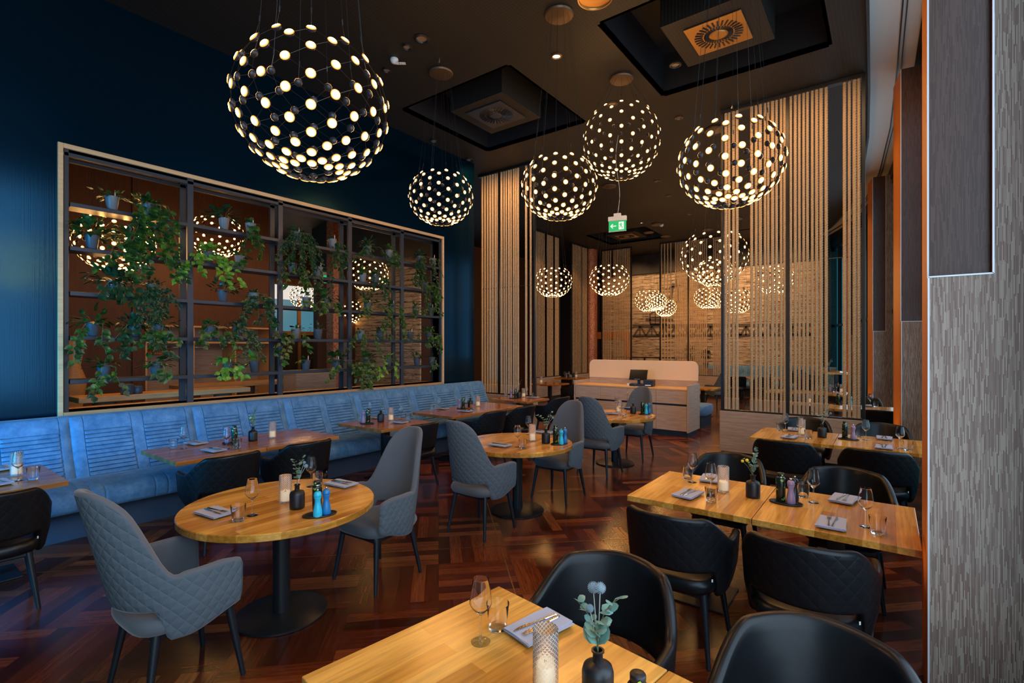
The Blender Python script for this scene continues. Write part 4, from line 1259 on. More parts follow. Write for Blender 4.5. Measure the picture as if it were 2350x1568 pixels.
# ================================================================= TABLEWARE
q = MB()
GO = [(.034, 0), (.0345, .0012), (.020, .0035), (.006, .008), (.0036, .016), (.0034, .085), (.005, .096), (.018, .108), (.033, .124), (.0400, .137), (.0398, .146), (.0355, .180), (.0285, .222), (.0282, .225), (.0276, .222), (.0346, .179), (.0388, .146), (.0388, .138), (.0318, .1255), (.017, .1105), (.002, .104)]
q.lathe(GO, 32, cap0=True, cap1=True)
ME_wine = q.mesh('wine_glass', M_glass, True); ME_wine.set_sharp_from_angle(angle=R(38))
q = MB(); q.lathe([(.031, 0), (.0325, .002), (.0425, .095), (.0422, .0962), (.0417, .095), (.0330, .013), (.0005, .012)], 32, cap1=True); ME_tum = q.mesh('tumbler', M_glass, True); ME_tum.set_sharp_from_angle(angle=R(38))
q = MB()
def cyl_uv(q, prof, n, ku, kv):
    o = len(q.v); uv = []
    for r, z in prof:
        for i in range(n + 1):
            a = 2 * PI * i / n; q.v.append((r * math.cos(a), r * math.sin(a), z)); uv.append((i / n * ku, z * kv))
    for j in range(len(prof) - 1):
        for i in range(n): q.f.append((o + j * (n + 1) + i, o + j * (n + 1) + i + 1, o + (j + 1) * (n + 1) + i + 1, o + (j + 1) * (n + 1) + i)); q.m.append(0)
    return uv
uvh = cyl_uv(q, [(.001, 0), (.038, 0), (.0395, .003), (.0395, .18), (.038, .182), (.0362, .18), (.0362, .012), (.001, .010)], 40, 18, 72)
ME_holder = q.mesh('candle_holder', M_cut, True, uvh); ME_holder.set_sharp_from_angle(angle=R(50))
q = MB(); q.lathe([(.030, 0), (.031, .002), (.031, .058), (.029, .061), (.018, .0585), (.001, .058)], 28); ME_cand = q.mesh('candle', M_wax, True)
q = MB(); q.lathe([(.001, 0), (.0035, .005), (.0042, .010), (.002, .018), (.0003, .024)], 10); q = MB(); q.lathe([(.0014, 0), (.0012, .008)], 8); ME_wick = q.mesh('wick', M_black)
q = MB(); q.lathe([(.040, 0), (.0455, .004), (.0465, .02), (.0465, .092), (.042, .108), (.026, .116), (.0155, .121), (.0145, .146), (.019, .150), (.019, .155), (.0135, .155), (.012, .145), (.012, .12), (.001, .115)], 36); ME_vase = q.mesh('vase', M_vase, True)
ME_vase.set_sharp_from_angle(angle=R(60))
q = MB(); q.lathe([(.027, 0), (.029, .004), (.0295, .15), (.027, .158), (.022, .162)], 28); ME_bot = q.mesh('bottle_body', M_oil, True)
q = MB(); q.lathe([(.0195, .162), (.0195, .170), (.021, .171), (.021, .186), (.019, .189), (.001, .190)], 24); ME_cap = q.mesh('cap', M_black, True)
q = MB(); q.lathe([(.0225, .1595), (.0215, .165)], 24, cap0=False, cap1=False); ME_collar = q.mesh('collar', M_chrome, True)
q = MB(); q.prism([(-.004, .0), (.004, -.001), (.009, .008), (.003, .015), (-.005, .011)], 0, .001); ME_mark = q.mesh('leaf_mark', M_leafy)
MLB = [(.026, 0), (.0275, .004), (.027, .03), (.023, .055), (.018, .078), (.0168, .092), (.0185, .108), (.022, .116), (.0225, .120)]
MLT = [(.0225, .1215), (.0235, .128), (.0215, .143), (.0165, .150), (.001, .153)]
MEMILL = {}
for k, m in M_mill.items():
    a = MB(); a.lathe(MLB, 28); b = MB(); b.lathe(MLT, 28); MEMILL[k] = (a.mesh('mill_body', m, True), b.mesh('mill_head', m, True))
q = MB(); q.lathe([(.004, .152), (.004, .157), (.007, .159), (.008, .164), (.005, .168), (.001, .169)], 16); ME_knob = q.mesh('knob', M_chrome, True)
q = MB(); q.lathe([(.092, 0), (.1, .003), (.102, .010), (.098, .011), (.095, .007), (.001, .006)], 40, sy=.62); ME_tray = q.mesh('serving_tray', M_black, True)
def napkin_mesh():
    q = MB(); w, d = .068, .112
    for i, (dx, rot) in enumerate(((0, 0), (.004, .05), (-.004, -.04), (.003, .03))):
        z = .001 + i * .0030
        M = Matrix.Rotation(rot, 4, 'Z') @ Matrix.Translation((dx, 0, 0))
        n = 8; vs = []
        for jz in (0, 1):
            for a in range(n + 1):
                for b in range(n + 1):
                    x = -w + 2 * w * a / n; y = -d + 2 * d * b / n
                    zz = z + jz * .0026 + .0018 * math.sin(a * .9 + i) * math.sin(b * .7 + i) * (1 if i == 3 else .3)
                    vs.append(M @ Vector((x, y, zz)))
        N = n + 1; fs = []
        for a in range(n):
            for b in range(n):
                k = a * N + b; fs.append((k, k + N, k + N + 1, k + 1)[::-1]); kk = k + N * N; fs.append((kk, kk + N, kk + N + 1, kk + 1))
        per = [a * N for a in range(N)] + [n * N + b for b in range(1, N)] + [a * N + n for a in range(n - 1, -1, -1)] + [b for b in range(n - 1, 0, -1)]
        for i1, i2 in zip(per, per[1:] + per[:1]): fs.append((i1, i2, i2 + N * N, i1 + N * N))
        q.add(vs, fs)
    return q.mesh('napkin', M_napkin, True)
ME_nap = napkin_mesh(); ME_nap.set_sharp_from_angle(angle=R(50))
def cutlery(kind):
    q = MB()
    hw = [(-.095, .0055), (-.085, .0065), (-.04, .0045), (-.0, .0028), (.02, .003)]
    for (y0, w0), (y1, w1) in zip(hw, hw[1:]):
        q.add([(-w0, y0, 0), (w0, y0, 0), (w1, y1, 0), (-w1, y1, 0), (-w0 * .7, y0, .0035), (w0 * .7, y0, .0035), (w1 * .7, y1, .0035), (-w1 * .7, y1, .0035)],
              [(3, 2, 1, 0), (4, 5, 6, 7), (0, 1, 5, 4), (1, 2, 6, 5), (2, 3, 7, 6), (3, 0, 4, 7)])
    if kind == 'fork':
        q.prism([(-.003, .02), (.003, .02), (.010, .045), (.0105, .058), (-.0105, .058), (-.010, .045)], .001, .003)
        for k in range(4):
            x = -.0088 + k * .00587; q.box(x - .0014, x + .0014, .056, .092, .0015, .0032)
    elif kind == 'knife':
        q.prism([(-.0035, .02), (.004, .02), (.009, .035), (.0095, .075), (.004, .098), (-.002, .108), (-.004, .095)], .001, .0028)
    return q.mesh(kind, M_silver, True)
ME_fork, ME_knife = cutlery('fork'), cutlery('knife')
ME_fork.set_sharp_from_angle(angle=R(30)); ME_knife.set_sharp_from_angle(angle=R(30))
q = MB(); q.lathe([(.03, 0), (.04, .002), (.062, .008), (.063, .010), (.059, .009), (.04, .004), (.001, .003)], 36); ME_plate = q.mesh('side_plate', M_plate, True)

def one(name, me, label, cat, x, y, z, rz=0, group=None, smoothsharp=None):
    o = mk(name, me, None, (x, y, z), rz); tag(o, label, cat, group); return o
def mill(x, y, col, label):
    t = thing('pepper_mill', label, 'mill', (x, y, TT + .0072), 0, 'slim pepper and salt mills')
    a, b = MEMILL[col]; mk('mill_body', a, t); mk('mill_head', b, t); mk('knob', ME_knob, t)
def bottle(x, y, z, label):
    t = thing('oil_bottle', label, 'bottle', (x, y, z), 0, 'black oil bottles')
    mk('bottle_body', ME_bot, t); mk('cap', ME_cap, t); c = mk('collar', ME_collar, t)
    m = mk('leaf_mark', ME_mark, t); m.location = (.012, -.0205, .172); m.rotation_euler = (R(90), 0, R(30)); m.scale = (.8, .8, .8)
# stems for the vases
def sprig(x, y, z, kind, where, seed):
    rnd = random.Random(seed)
    top = z + .15
    def branch(L, lean, az, leaves, ls, m_leaf=M_euca, label='', name='eucalyptus_sprig', paired=True):
        t = thing(name, label, 'sprig', (x, y, top - .10))
        q = MB(); n = 9; pts = []
        for i in range(n):
            f = i / (n - 1)
            h = .10 + L * f * math.cos(lean * f); r = L * f * math.sin(lean * f) * (.3 + .7 * f) + .004 * f
            pts.append(Vector((math.cos(az) * r, math.sin(az) * r, h if i else .03)))
        q.tube(pts, .0012, 5, rs=[.0018 - .0011 * i / n for i in range(n)]); q.build('stem', M_stem, t, smooth=True)
        l = MB()
        for i in range(leaves):
            f = .22 + .78 * i / max(1, leaves - 1)
            k = f * (n - 1); k0 = min(n - 2, int(k)); p = pts[k0].lerp(pts[k0 + 1], k - k0)
            tn = (pts[k0 + 1] - pts[k0]).normalized()
            for sgn in (-1, 1):
                a = az + sgn * PI / 2 + rnd.uniform(-.9, .9)
                d = (Vector((math.cos(a), math.sin(a), rnd.uniform(-.2, .8))) + tn * .4).normalized()
                rleaf(l, p, d, Vector((rnd.uniform(-.5, .5), rnd.uniform(-.5, .5), 1)), ls * rnd.uniform(.75, 1.15) * (1.1 - .45 * f))
        l.build('leaf', m_leaf, t, smooth=True)
    def ball(L, lean, az, r, m, label, name, cat):
        t = thing(name, label, cat, (x, y, top - .10))
        q = MB(); pts = [Vector((0, 0, .03)), Vector((0, 0, .10)), Vector((math.cos(az) * L * math.sin(lean) * .5, math.sin(az) * L * math.sin(lean) * .5, .10 + L * .52)), Vector((math.cos(az) * L * math.sin(lean), math.sin(az) * L * math.sin(lean), .10 + L * math.cos(lean)))]
        q.tube(pts, .0014, 5); q.build('stem', M_dry if name == 'globe_thistle' else M_stem, t, smooth=True)
        h = MB(); c = pts[-1]
        if name == 'globe_thistle':
            h.lathe([(r * .62 * math.sin(PI * i / 8) + .0001, -r * .62 * math.cos(PI * i / 8)) for i in range(9)], 14, tuple(c))
            N = 150
            for i in range(N):
                zz = 1 - 2 * (i + .5) / N; rr = math.sqrt(1 - zz * zz); a = i * 2.39996
                d = Vector((rr * math.cos(a), rr * math.sin(a), zz)); h.tube([c + d * r * .5, c + d * r], .0009, 3, caps=False, rs=[.0013, .0004])
        else:
            h.lathe([(r * math.sin(PI * i / 8) + .0001, -r * math.cos(PI * i / 8)) for i in range(9)], 16, tuple(c))
        h.build('flower_head', m, t, smooth=True)
    if kind == 'near':
        branch(.20, .38, R(-15), 7, .044, label='eucalyptus branch with large round leaves leaning right in the nearest vase')
        branch(.14, .6, R(165), 5, .042, label='short eucalyptus branch leaning left in the nearest vase')
        branch(.09, .3, R(-60), 3, .058, label='low broad eucalyptus leaves at the mouth of the nearest vase')
        ball(.180, .14, R(150), .0175, M_thistle, 'tallest globe thistle in the nearest vase, left of its twin', 'globe_thistle', 'flower')
        ball(.190, .04, R(0), .0175, M_thistle, 'tall globe thistle touching the eucalyptus tip in the nearest vase', 'globe_thistle', 'flower')
        ball(.12, .25, R(170), .0125, M_thistle, 'small short globe thistle in the nearest vase', 'globe_thistle', 'flower')
    elif kind == 'thistle':
        branch(.20, .85, R(160), 6, .032, label='eucalyptus sprig leaning left in the vase ' + where)
        branch(.20, .35, R(0), 6, .032, label='eucalyptus sprig standing up in the vase ' + where)
        ball(.155, .55, R(10), .0135, M_thistle, 'larger globe thistle in the vase ' + where, 'globe_thistle', 'flower')
        ball(.16, .35, R(20), .010, M_thistle, 'smaller globe thistle in the vase ' + where, 'globe_thistle', 'flower')
    elif kind == 'yellow':
        branch(.19, .12, R(30), 8, .040, label='upright eucalyptus sprig in the vase ' + where)
        branch(.12, .5, R(170), 4, .030, label='low eucalyptus sprig in the vase ' + where)
        ball(.11, .35, R(190), .0115, M_yellow, 'yellow billy button nearer the leaves in the vase ' + where, 'billy_button', 'flower')
        ball(.115, .65, R(175), .0105, M_yellow, 'yellow billy button farther out from the vase ' + where, 'billy_button', 'flower')
    elif kind == 'tall':
        branch(.34, .10, R(20), 9, .026, label='tall thin eucalyptus sprig in the vase ' + where)
        ball(.20, .5, R(180), .0105, M_yellow, 'yellow billy button in the vase ' + where, 'billy_button', 'flower')
    else:
        branch(.22, .25, R(20), 8, .024, label='fine eucalyptus sprig standing up in the vase ' + where)
        branch(.17, .6, R(170), 6, .022, label='short side sprig in the vase ' + where)
def rleaf(q, p, d, up, L):
    s = d.cross(up)
    if s.length < .05: s = d.cross(Vector((1, 0, 0)))
    s.normalize(); nrm = s.cross(d).normalized(); W = L * .46
    P = [p, p + d * L * .25 + s * W * .75, p + d * L * .55 + s * W, p + d * L * .85 + s * W * .6, p + d * L, p + d * L * .85 - s * W * .6, p + d * L * .55 - s * W, p + d * L * .25 - s * W * .75, p + d * L * .5 + nrm * L * .10]
    q.add(P, [(8, i, i + 1) for i in range(7)] + [(8, 7, 0)])
def setting(where, items, zt=TT, box=None):
    """items placed on the table tops"""
    for it in items:
        k, u, v = it[:3]; z = zt + .0008
        x, y = PZ(u, v, TT)
        if box: x = max(box[0] + .07, min(box[1] - .07, x)); y = max(box[2] + .07, min(box[3] - .07, y))
        ex = it[3] if len(it) > 3 else ''
        loc = (ex + ' ' if ex else '') + where
        if k == 'wine': one('wine_glass', ME_wine, 'wine glass ' + loc, 'glass', x, y, z, 0, 'wine glasses on the tables')
        elif k == 'tum': one('tumbler', ME_tum, 'water tumbler ' + loc, 'glass', x, y, z, 0, 'tumblers on the tables')
        elif k == 'candle':
            one('candle_holder', ME_holder, 'tall cut-glass candle cylinder ' + loc, 'candle holder', x, y, z, 0, 'cut-glass candle holders')
            t = thing('candle', 'glowing candle inside the glass cylinder ' + loc, 'candle', (x, y, z + .0125), 0, 'candles in glass cylinders')
            mk('wax', ME_cand, t); mk('wick', ME_wick, t, (0, 0, .057))
        elif k == 'vase':
            one('vase', ME_vase, 'matt black bottle vase ' + where, 'vase', x, y, z, 0, 'black bottle vases')
            sprig(x, y, z, ex, where, int(u))
        elif k == 'tray': one('serving_tray', ME_tray, 'small oval black tray ' + where, 'tray', x, y, z, R(it[4] if len(it) > 4 else 20), 'black condiment trays')
        elif k == 'oil': bottle(x, y, z + .0066, 'black and green oil bottle ' + where)
        elif k == 'mill': mill(x, y, ex, ex + ' pepper mill ' + where)
        elif k == 'nap':
            rz = R(it[4]); gp = 'folded grey napkins on the tables'
            one('napkin', ME_nap, 'folded grey napkin ' + loc, 'napkin', x, y, z + .008, rz, gp)
            M = Matrix.Rotation(rz, 2); o = M @ Vector((.035, -.02))
            one('side_plate', ME_plate, 'small plate under napkin ' + loc, 'plate', x + o.x * .4, y + o.y * .4, z - .0005, 0, 'small plates under the napkins')
            for nm, me, dx, dr in (('fork', ME_fork, -.014, .06), ('knife', ME_knife, .014, -.05)):
                o = M @ Vector((dx, 0)); one(nm, me, nm + ' on the napkin ' + loc, 'cutlery', x + o.x, y + o.y, z + .0235, rz + dr, 'cutlery lying on the napkins')
W1 = 'on the nearest round table'
setting(W1, [('wine', 579, 1183, 'near the left napkin'), ('tum', 546.6, 1196, 'in front of the left napkin'), ('nap', 493, 1181, 'at the left rim', -84), ('vase', 682, 1167, 'thistle'), ('candle', 655, 1153),
    ('tray', 733.5, 1183, '', 62), ('mill', 729, 1188, 'cyan'), ('mill', 749, 1182, 'blue'), ('oil', 728, 1174), ('wine', 714, 1117, 'behind the vase'), ('tum', 729, 1113, 'behind the oil bottle'), ('nap', 783, 1114, 'at the far rim', -84)])
W2 = 'on the middle round table'
setting(W2, [('wine', 1187.6, 1026, 'near the front napkin'), ('wine', 1212.6, 998, 'behind the candle'), ('tum', 1200, 1030, 'beside the front wine glass'), ('candle', 1222, 1012), ('nap', 1147, 1024, 'at the left rim', -86), ('nap', 1249, 994, 'at the far rim', -80),
    ('vase', 1252.7, 1018, 'thistle'), ('tray', 1283.4, 1020, '', 62), ('oil', 1275, 1018), ('mill', 1287.7, 1021.5, 'cyan'), ('mill', 1296.5, 1018.7, 'blue')])
W3 = 'on the farthest round table'
setting(W3, [('wine', 1422.6, 952.7, 'nearer the tumbler'), ('wine', 1415.7, 941, 'behind the candle'), ('candle', 1419.6, 946), ('tum', 1432, 955.6), ('nap', 1438, 937, 'at the far rim', -80), ('nap', 1403, 950.7, 'at the left rim', -86), ('vase', 1453, 949.7, 'tall'),
    ('oil', 1474.5, 950.7), ('tray', 1479, 951.7, '', 62), ('mill', 1483, 952, 'cyan'), ('mill', 1490, 950.3, 'blue')])
WA = 'on the near double banquette table'
setting(WA, [('tum', 398, 1028.7, 'at the left end'), ('wine', 421.3, 1030, 'at the left end'), ('nap', 449.4, 1019.4, 'at the wall side', 96), ('nap', 491.6, 1035.8, 'at the chair side', -84), ('wine', 519.7, 1031, 'in front of the oil bottle'), ('tum', 544.5, 1028.7, 'in front of the vase'),
    ('tray', 530, 1019, '', 20), ('oil', 538, 1019), ('mill', 522, 1017.5, 'mauve'), ('vase', 580.5, 1012, 'yellow'), ('candle', 625, 1005)])
W0 = 'on the table cropped by the left edge'
setting(W0, [('wine', 42, 1103.6), ('candle', 38, 1091), ('tum', 76, 1101), ('nap', -6, 1112, 'at the chair side', -84), ('nap', 1, 1078, 'at the wall side', 96)])
WB = 'on the single square banquette table'
setting(WB, [('tum', 827, 967, 'at the wall side'), ('tray', 842.4, 973, '', 20), ('mill', 833.5, 972, 'mauve'), ('oil', 844.8, 971), ('vase', 874, 968.7, 'thin'), ('candle', 897, 965), ('wine', 919.7, 964, 'near the candle'), ('wine', 849, 958, 'behind the oil bottle'),
    ('nap', 916, 971, 'at the chair side', -84), ('nap', 858, 960, 'at the wall side', 96), ('tum', 937, 966, 'at the chair side')])
WC = 'on the far banquette double table'
setting(WC, [('tum', 991, 944, 'at the left end'), ('wine', 1007.4, 944, 'at the left end'), ('nap', 1014, 939.5, 'at the wall side', 96), ('tray', 1061.3, 938.3, '', 20), ('mill', 1054, 938, 'mauve'), ('oil', 1063, 938.3), ('wine', 1070, 941.5, 'in front of the oil bottle'), ('vase', 1079.5, 934.8, 'thin'), ('candle', 1097, 932.4),
    ('nap', 1068, 945.3, 'at the chair side', -84), ('tum', 1083.5, 941.8, 'in front of the vase')])
WD = 'on the table by the left rope screen'
setting(WD, [('tum', 1160.7, 914, 'at the left'), ('tray', 1179.4, 915, '', 20), ('mill', 1173, 914.5, 'mauve'), ('oil', 1183, 914.8), ('vase', 1191, 913.5, 'thin'), ('candle', 1201.7, 911.6), ('wine', 1220, 910), ('nap', 1222.7, 913.5, '', -84), ('tum', 1231.6, 911.8, 'at the right')], box=(-6.38, -5.46, 7.80, 8.58))
WE = 'on the near window table'
setting(WE, [('tum', 1578, 1099.6, 'at its far left corner'), ('wine', 1589, 1107, 'at its far left corner'), ('nap', 1631, 1102.5, 'behind the left wine glasses', 186), ('wine', 1631.5, 1136, 'left of the candle'), ('tum', 1632.4, 1151, 'in front of the candle'), ('nap', 1579, 1138, 'at its near left edge', -8), ('candle', 1660, 1128.5),
    ('vase', 1728, 1142, 'yellow'), ('tray', 1803.7, 1156, '', 0), ('oil', 1791.6, 1152), ('mill', 1814.7, 1158.3, 'mauve'), ('mill', 1823.4, 1152, 'black'), ('tum', 1843.6, 1141, 'behind the mills'), ('wine', 1866.8, 1153.7, 'right of the mills'), ('nap', 1936, 1150, 'at its far right', 172),
    ('nap', 1909, 1206, 'at its near right edge', 0), ('wine', 1986.9, 1209.5, 'nearest the pier'), ('tum', 2014, 1225, 'nearest the pier')])
WF = 'on the far window table'
setting(WF, [('tum', 1790, 989, 'at its left end'), ('wine', 1802.5, 991.5, 'at its left end'), ('nap', 1823, 988, 'behind the candle', 186), ('nap', 1812, 1005, 'at its near left edge', -8), ('wine', 1837, 1003, 'in front of the candle'), ('candle', 1840, 998), ('tum', 1855, 1007, 'right of the candle'), ('vase', 1886.7, 1004.4, 'thistle'),
    ('oil', 1939, 1007), ('tray', 1947, 1009.5, '', 0), ('mill', 1958, 1010, 'mauve'), ('tum', 1973.8, 1004, 'behind the mill'), ('wine', 1987, 1010, 'right of the mill'), ('nap', 2029.4, 1008, 'at its far right', 180), ('nap', 2028.4, 1029, 'at its near right edge', 0), ('wine', 2065.8, 1029.3, 'nearest the pier'), ('tum', 2084, 1034, 'nearest the pier')])
WG = 'on the nearest table at the bottom edge'
setting(WG, [('wine', 1103.4, 1474, ''), ('tum', 1142.4, 1444, ''), ('nap', 1237, 1447, '', 166), ('candle', 1252, 1578, '')])
x, y = PZ(1372, 1492, .905); one('vase', ME_vase, 'matt black bottle vase ' + WG, 'vase', x, y, TT + .0008, 0, 'black bottle vases'); sprig(x, y, TT, 'near', WG, 5)
x, y = PZ(1464, 1551, .94); one('serving_tray', ME_tray, 'small oval black tray at the bottom edge, under the oil bottle', 'tray', x + .03, y - .03, TT + .0008, R(0), 'black condiment trays'); bottle(x, y, TT + .0074, 'black oil bottle at the bottom edge, beside the nearest vase')
# ================================================================= TILL COUNTER
CX0, CX1, CY0, CY1 = -5.66, -3.11, 9.94, 10.68
t = thing('till_counter', 'greyed oak service counter with a rounded cream back panel, drawers and doors', 'counter', (CX0, CY0, 0))
W, D = CX1 - CX0, CY1 - CY0
q = MB(); q.box(.03, W - .03, .05, D - .03, 0, .12); q.build('plinth', M_kick, t)
for x in (0, W - .03):
    q = MB(); q.box(x, x + .03, -.01, D, .10, 1.03); q.build('side_panel', M_ash_side, t, bevel=.002)
q = MB(); q.box(.03, W - .03, 0, D - .04, .92, .95); q.build('worktop', M_ply, t, bevel=.002)
q = MB(); q.box(.03, W - .03, D - .07, D - .03, .12, 1.08); q.build('back_rail', M_ash, t, bevel=.002)
q = MB(); q.box(.035, W - .035, .03, D - .07, .12, .915); q.build('carcass', M_kick, t)
pts = []; r = .13; x0, x1, z0, z1 = .02, W - .02, 1.08, 1.49
pts = [(x0, z0), (x1, z0)] + [(x1 - r + r * math.cos(a), z1 - r + r * math.sin(a)) for a in [PI / 2 * k / 8 for k in range(9)]] + [(x0 + r - r * math.sin(a), z1 - r + r * math.cos(a)) for a in [PI / 2 * k / 8 for k in range(9)]]
q = MB(); n = len(pts); y0, y1 = D - .055, D - .025
q.add([(a, y0, b) for a, b in pts] + [(a, y1, b) for a, b in pts], [tuple(range(n)), tuple(reversed(range(n, 2 * n)))] + [(i, n + i, n + (i + 1) % n, (i + 1) % n) for i in range(n)])
q.build('back_panel', M_cream, t, bevel=.004)
w4 = (W - .07) / 4
for k in range(4):
    q = MB(); q.box(.035 + k * w4 + .002, .035 + (k + 1) * w4 - .002, 0, .02, .655, .915); q.build('drawer', M_ash, t, bevel=.002)
    for j in range(2):
        if k == 3 or True:
            a = .035 + k * w4 + j * w4 / 2
            if j == 1: continue
            q = MB(); q.box(a + .002, a + w4 - .002, 0, .02, .125, .615); q.build('door', M_ash, t, bevel=.002)
# till
tx, ty = UY(1466, 10.3), 10.3
t = thing('cash_register', 'black touch-screen till standing on the counter', 'till', (tx, ty, .951), R(8))
q = MB(); q.box(-.17, .17, -.14, .12, 0, .05); q.build('base', M_black, t, bevel=.005)
q = MB(); q.box(-.03, .03, 0, .03, .05, .20); q.build('stand', M_black, t, bevel=.004)
q = MB(); Mx = Matrix.Translation((0, -.02, .235)) @ Matrix.Rotation(R(-28), 4, 'X')
q.box(-.19, .19, -.012, .012, -.12, .12, M=Mx); q.build('screen', M_screen, t, bevel=.005)
q = MB()
for k in range(4): q.box(-.07 + k * .03, -.055 + k * .03, -.0135, -.012, -.112, -.106, M=Mx)
q.build('screen_buttons', M_paper, t)
t = thing('receipt_printer', 'black receipt printer beside the till on the counter', 'printer', (UY(1491, 10.3), 10.28, .951), R(8))
q = MB(); q.box(-.10, .10, -.12, .12, 0, .14); q.build('housing', M_black, t, bevel=.012)
q = MB(); q.box(-.06, .06, -.125, -.1195, .02, .04); q.build('status_panel', M_paper, t)
q = MB(); q.box(-.05, .05, -.03, .03, 0, .05)
one('card_stack', q.mesh('card_stack', M_paper), 'white card stack left of the till', 'cards', UY(1445, 10.2), 10.2, .951)

# ================================================================= HALL BEHIND THE SHELF
# coat rack niche
t = thing('coat_rack', 'open wooden cloakroom niche with shelf, rail and partitions behind the plant shelf', 'wardrobe', (HX, 3.56, 0))
q = MB(); q.box(-.62, -.58, 0, 2.5, 0, 2.22); q.build('rear_panel', M_ash_side, t)
for y in (0, .83, 1.66, 2.47):
    q = MB(); q.box(-.6, .02, y, y + .03, 0, 2.22); q.build('partition', M_ply, t)
for z in (2.19, 1.86):
    q = MB(); q.box(-.6, .04, 0, 2.5, z, z + .035); q.build('shelf', M_ply, t)
q = MB(); q.tube([(-.3, 0.03, 1.78), (-.3, 2.47, 1.78)], .012, 8); q.build('rail', M_chrome, t, smooth=True)
q = MB(); w_ = .2
q.tube([(-.21, 0, -.10), (-.1, 0, -.035), (0, 0, -.02), (.1, 0, -.035), (.21, 0, -.10)], .012, 6); q.tube([(0, 0, -.02), (0, 0, .03), (.014, 0, .045), (0, 0, .058), (-.012, 0, .05)], .003, 5)
ME_h = q.mesh('coat_hanger', M_hanger, True)
ORD = 'first second third fourth fifth sixth seventh eighth ninth tenth eleventh twelfth thirteenth fourteenth fifteenth'.split()
for k in range(22):
    y = 3.64 + k * .032 if k < 15 else 5.28 + (k - 15) * .034
    o = mk('coat_hanger', ME_h, None, (HX - .30, y, 1.745), R((k * 37) % 9 - 4))
    tag(o, 'orange coat hanger, %s from the left in the %s bunch on the cloakroom rail' % (ORD[k if k < 15 else k - 15], 'larger left' if k < 15 else 'smaller right'), 'hanger', 'orange coat hangers on the rail, ' + ('left bunch' if k < 15 else 'right bunch'))
# slab table on logs
t = thing('slab_table', 'long live-edge slab table on log legs in front of the cloakroom', 'table', (-10.3, 4.9, 0))
q = MB(); q.box(-.3, .3, -1.25, 1.25, 1.02, 1.09); q.build('tabletop', M_slab, t, bevel=.01)
for y in (-1.0, .0, 1.0):
    q = MB(); q.lathe([(.16, 0), (.17, .3), (.15, .7), (.165, 1.02)], 20, (0, y, 0)); q.build('leg', M_log, t, smooth=True, sharp=50)
for y in (4.35, 5.35, 4.0):
    t = thing('bar_stool', 'black round stool at the slab table, ' + {4.35: 'middle', 5.35: 'rightmost', 4.0: 'leftmost'}[y], 'stool', (-9.65 if y != 4.0 else -9.5, y, 0), 0, 'stools at the slab table')
    q = MB(); q.lathe([(.17, .74), (.18, .76), (.17, .79), (.001, .80)], 28); q.build('seat', M_black, t, smooth=True, sharp=40)
    q = MB(); q.lathe([(.2, 0), (.2, .015), (.02, .03), (.02, .74)], 20); q.build('pedestal', M_black, t, smooth=True, sharp=40)
t = thing('slab_table', 'live-edge wooden shelf board behind the sill of the plant shelf', 'table', (-7.85, 2.7, 0))
q = MB(); q.box(-.22, .22, -1.0, 1.0, 1.12, 1.19); q.build('tabletop', M_slab, t, bevel=.01)
for y in (-.7, .7):
    q = MB(); q.lathe([(.12, 0), (.12, 1.12)], 18, (0, y, 0)); q.build('leg', M_log, t, smooth=True, sharp=50)
def ribjar(x, y, z, r, h, label):
    q = MB(); n = 9; pr = [(r * .7, 0)]
    for i in range(n * 2):
        f = i / (n * 2 - 1); pr.append((r * (.8 + .22 * math.sin(PI * (f * .85 + .1))) * (1 + (.03 if i % 2 else -.02)), .004 + f * (h - .01)))
    pr += [(r * .72, h), (r * .66, h - .004), (r * .66, .02), (.001, .015)]
    o = q.lathe(pr, 28); o = q.build('candle_jar', mat('blue_grey_glaze', (.05, .08, .12), .3), None, (x, y, z), smooth=True); tag(o, label, 'jar', 'ribbed jars on the sill')
x, y = UX(292, -7.72), -7.72
ribjar(-7.75, UX(292, -7.75), 1.1901, .075, .13, 'larger ribbed blue-grey jar on the wooden sill board')
ribjar(-7.75, UX(316, -7.75), 1.1901, .055, .10, 'smaller ribbed blue-grey jar on the wooden sill board')
# carved wooden post and grey box column in the hall
t = thing('wood_sculpture', 'carved upright wooden trunk at the dark door of the hall', 'sculpture', (-10.2, UX(168, -10.2), 0))
q = MB(); q.lathe([(.13, 0), (.16, .3), (.1, .75), (.15, 1.1), (.17, 1.25), (.09, 1.5), (.14, 1.8), (.15, 1.9)], 20); q.build('trunk', M_slab, t, smooth=True, sharp=60)
t = thing('info_stand', 'tall pale grey box stand in the hall, seen through the middle of the plant shelf', 'stand', (-12.8, UX(778, -12.8), 0))
q = MB(); q.box(-.15, .15, -.25, .25, 0, 1.95); q.build('body', M_grouse, t, bevel=.01)
q = MB(); q.box(.15, .152, -.04, .04, 1.75, 1.83); q.build('sign_patch', M_white, t)
t = thing('side_cabinet', 'low greyed oak cabinet in the hall behind the middle bay of the plant shelf', 'cabinet', (-9.75, UX(686, -9.75) + .25, 0))
q = MB(); q.box(-.25, .25, -.45, .45, 0, 1.22); q.build('body', M_ash_side, t, bevel=.004)
q = MB(); q.box(-.26, .26, -.46, .46, 1.22, 1.26); q.build('top', M_ply, t, bevel=.004)
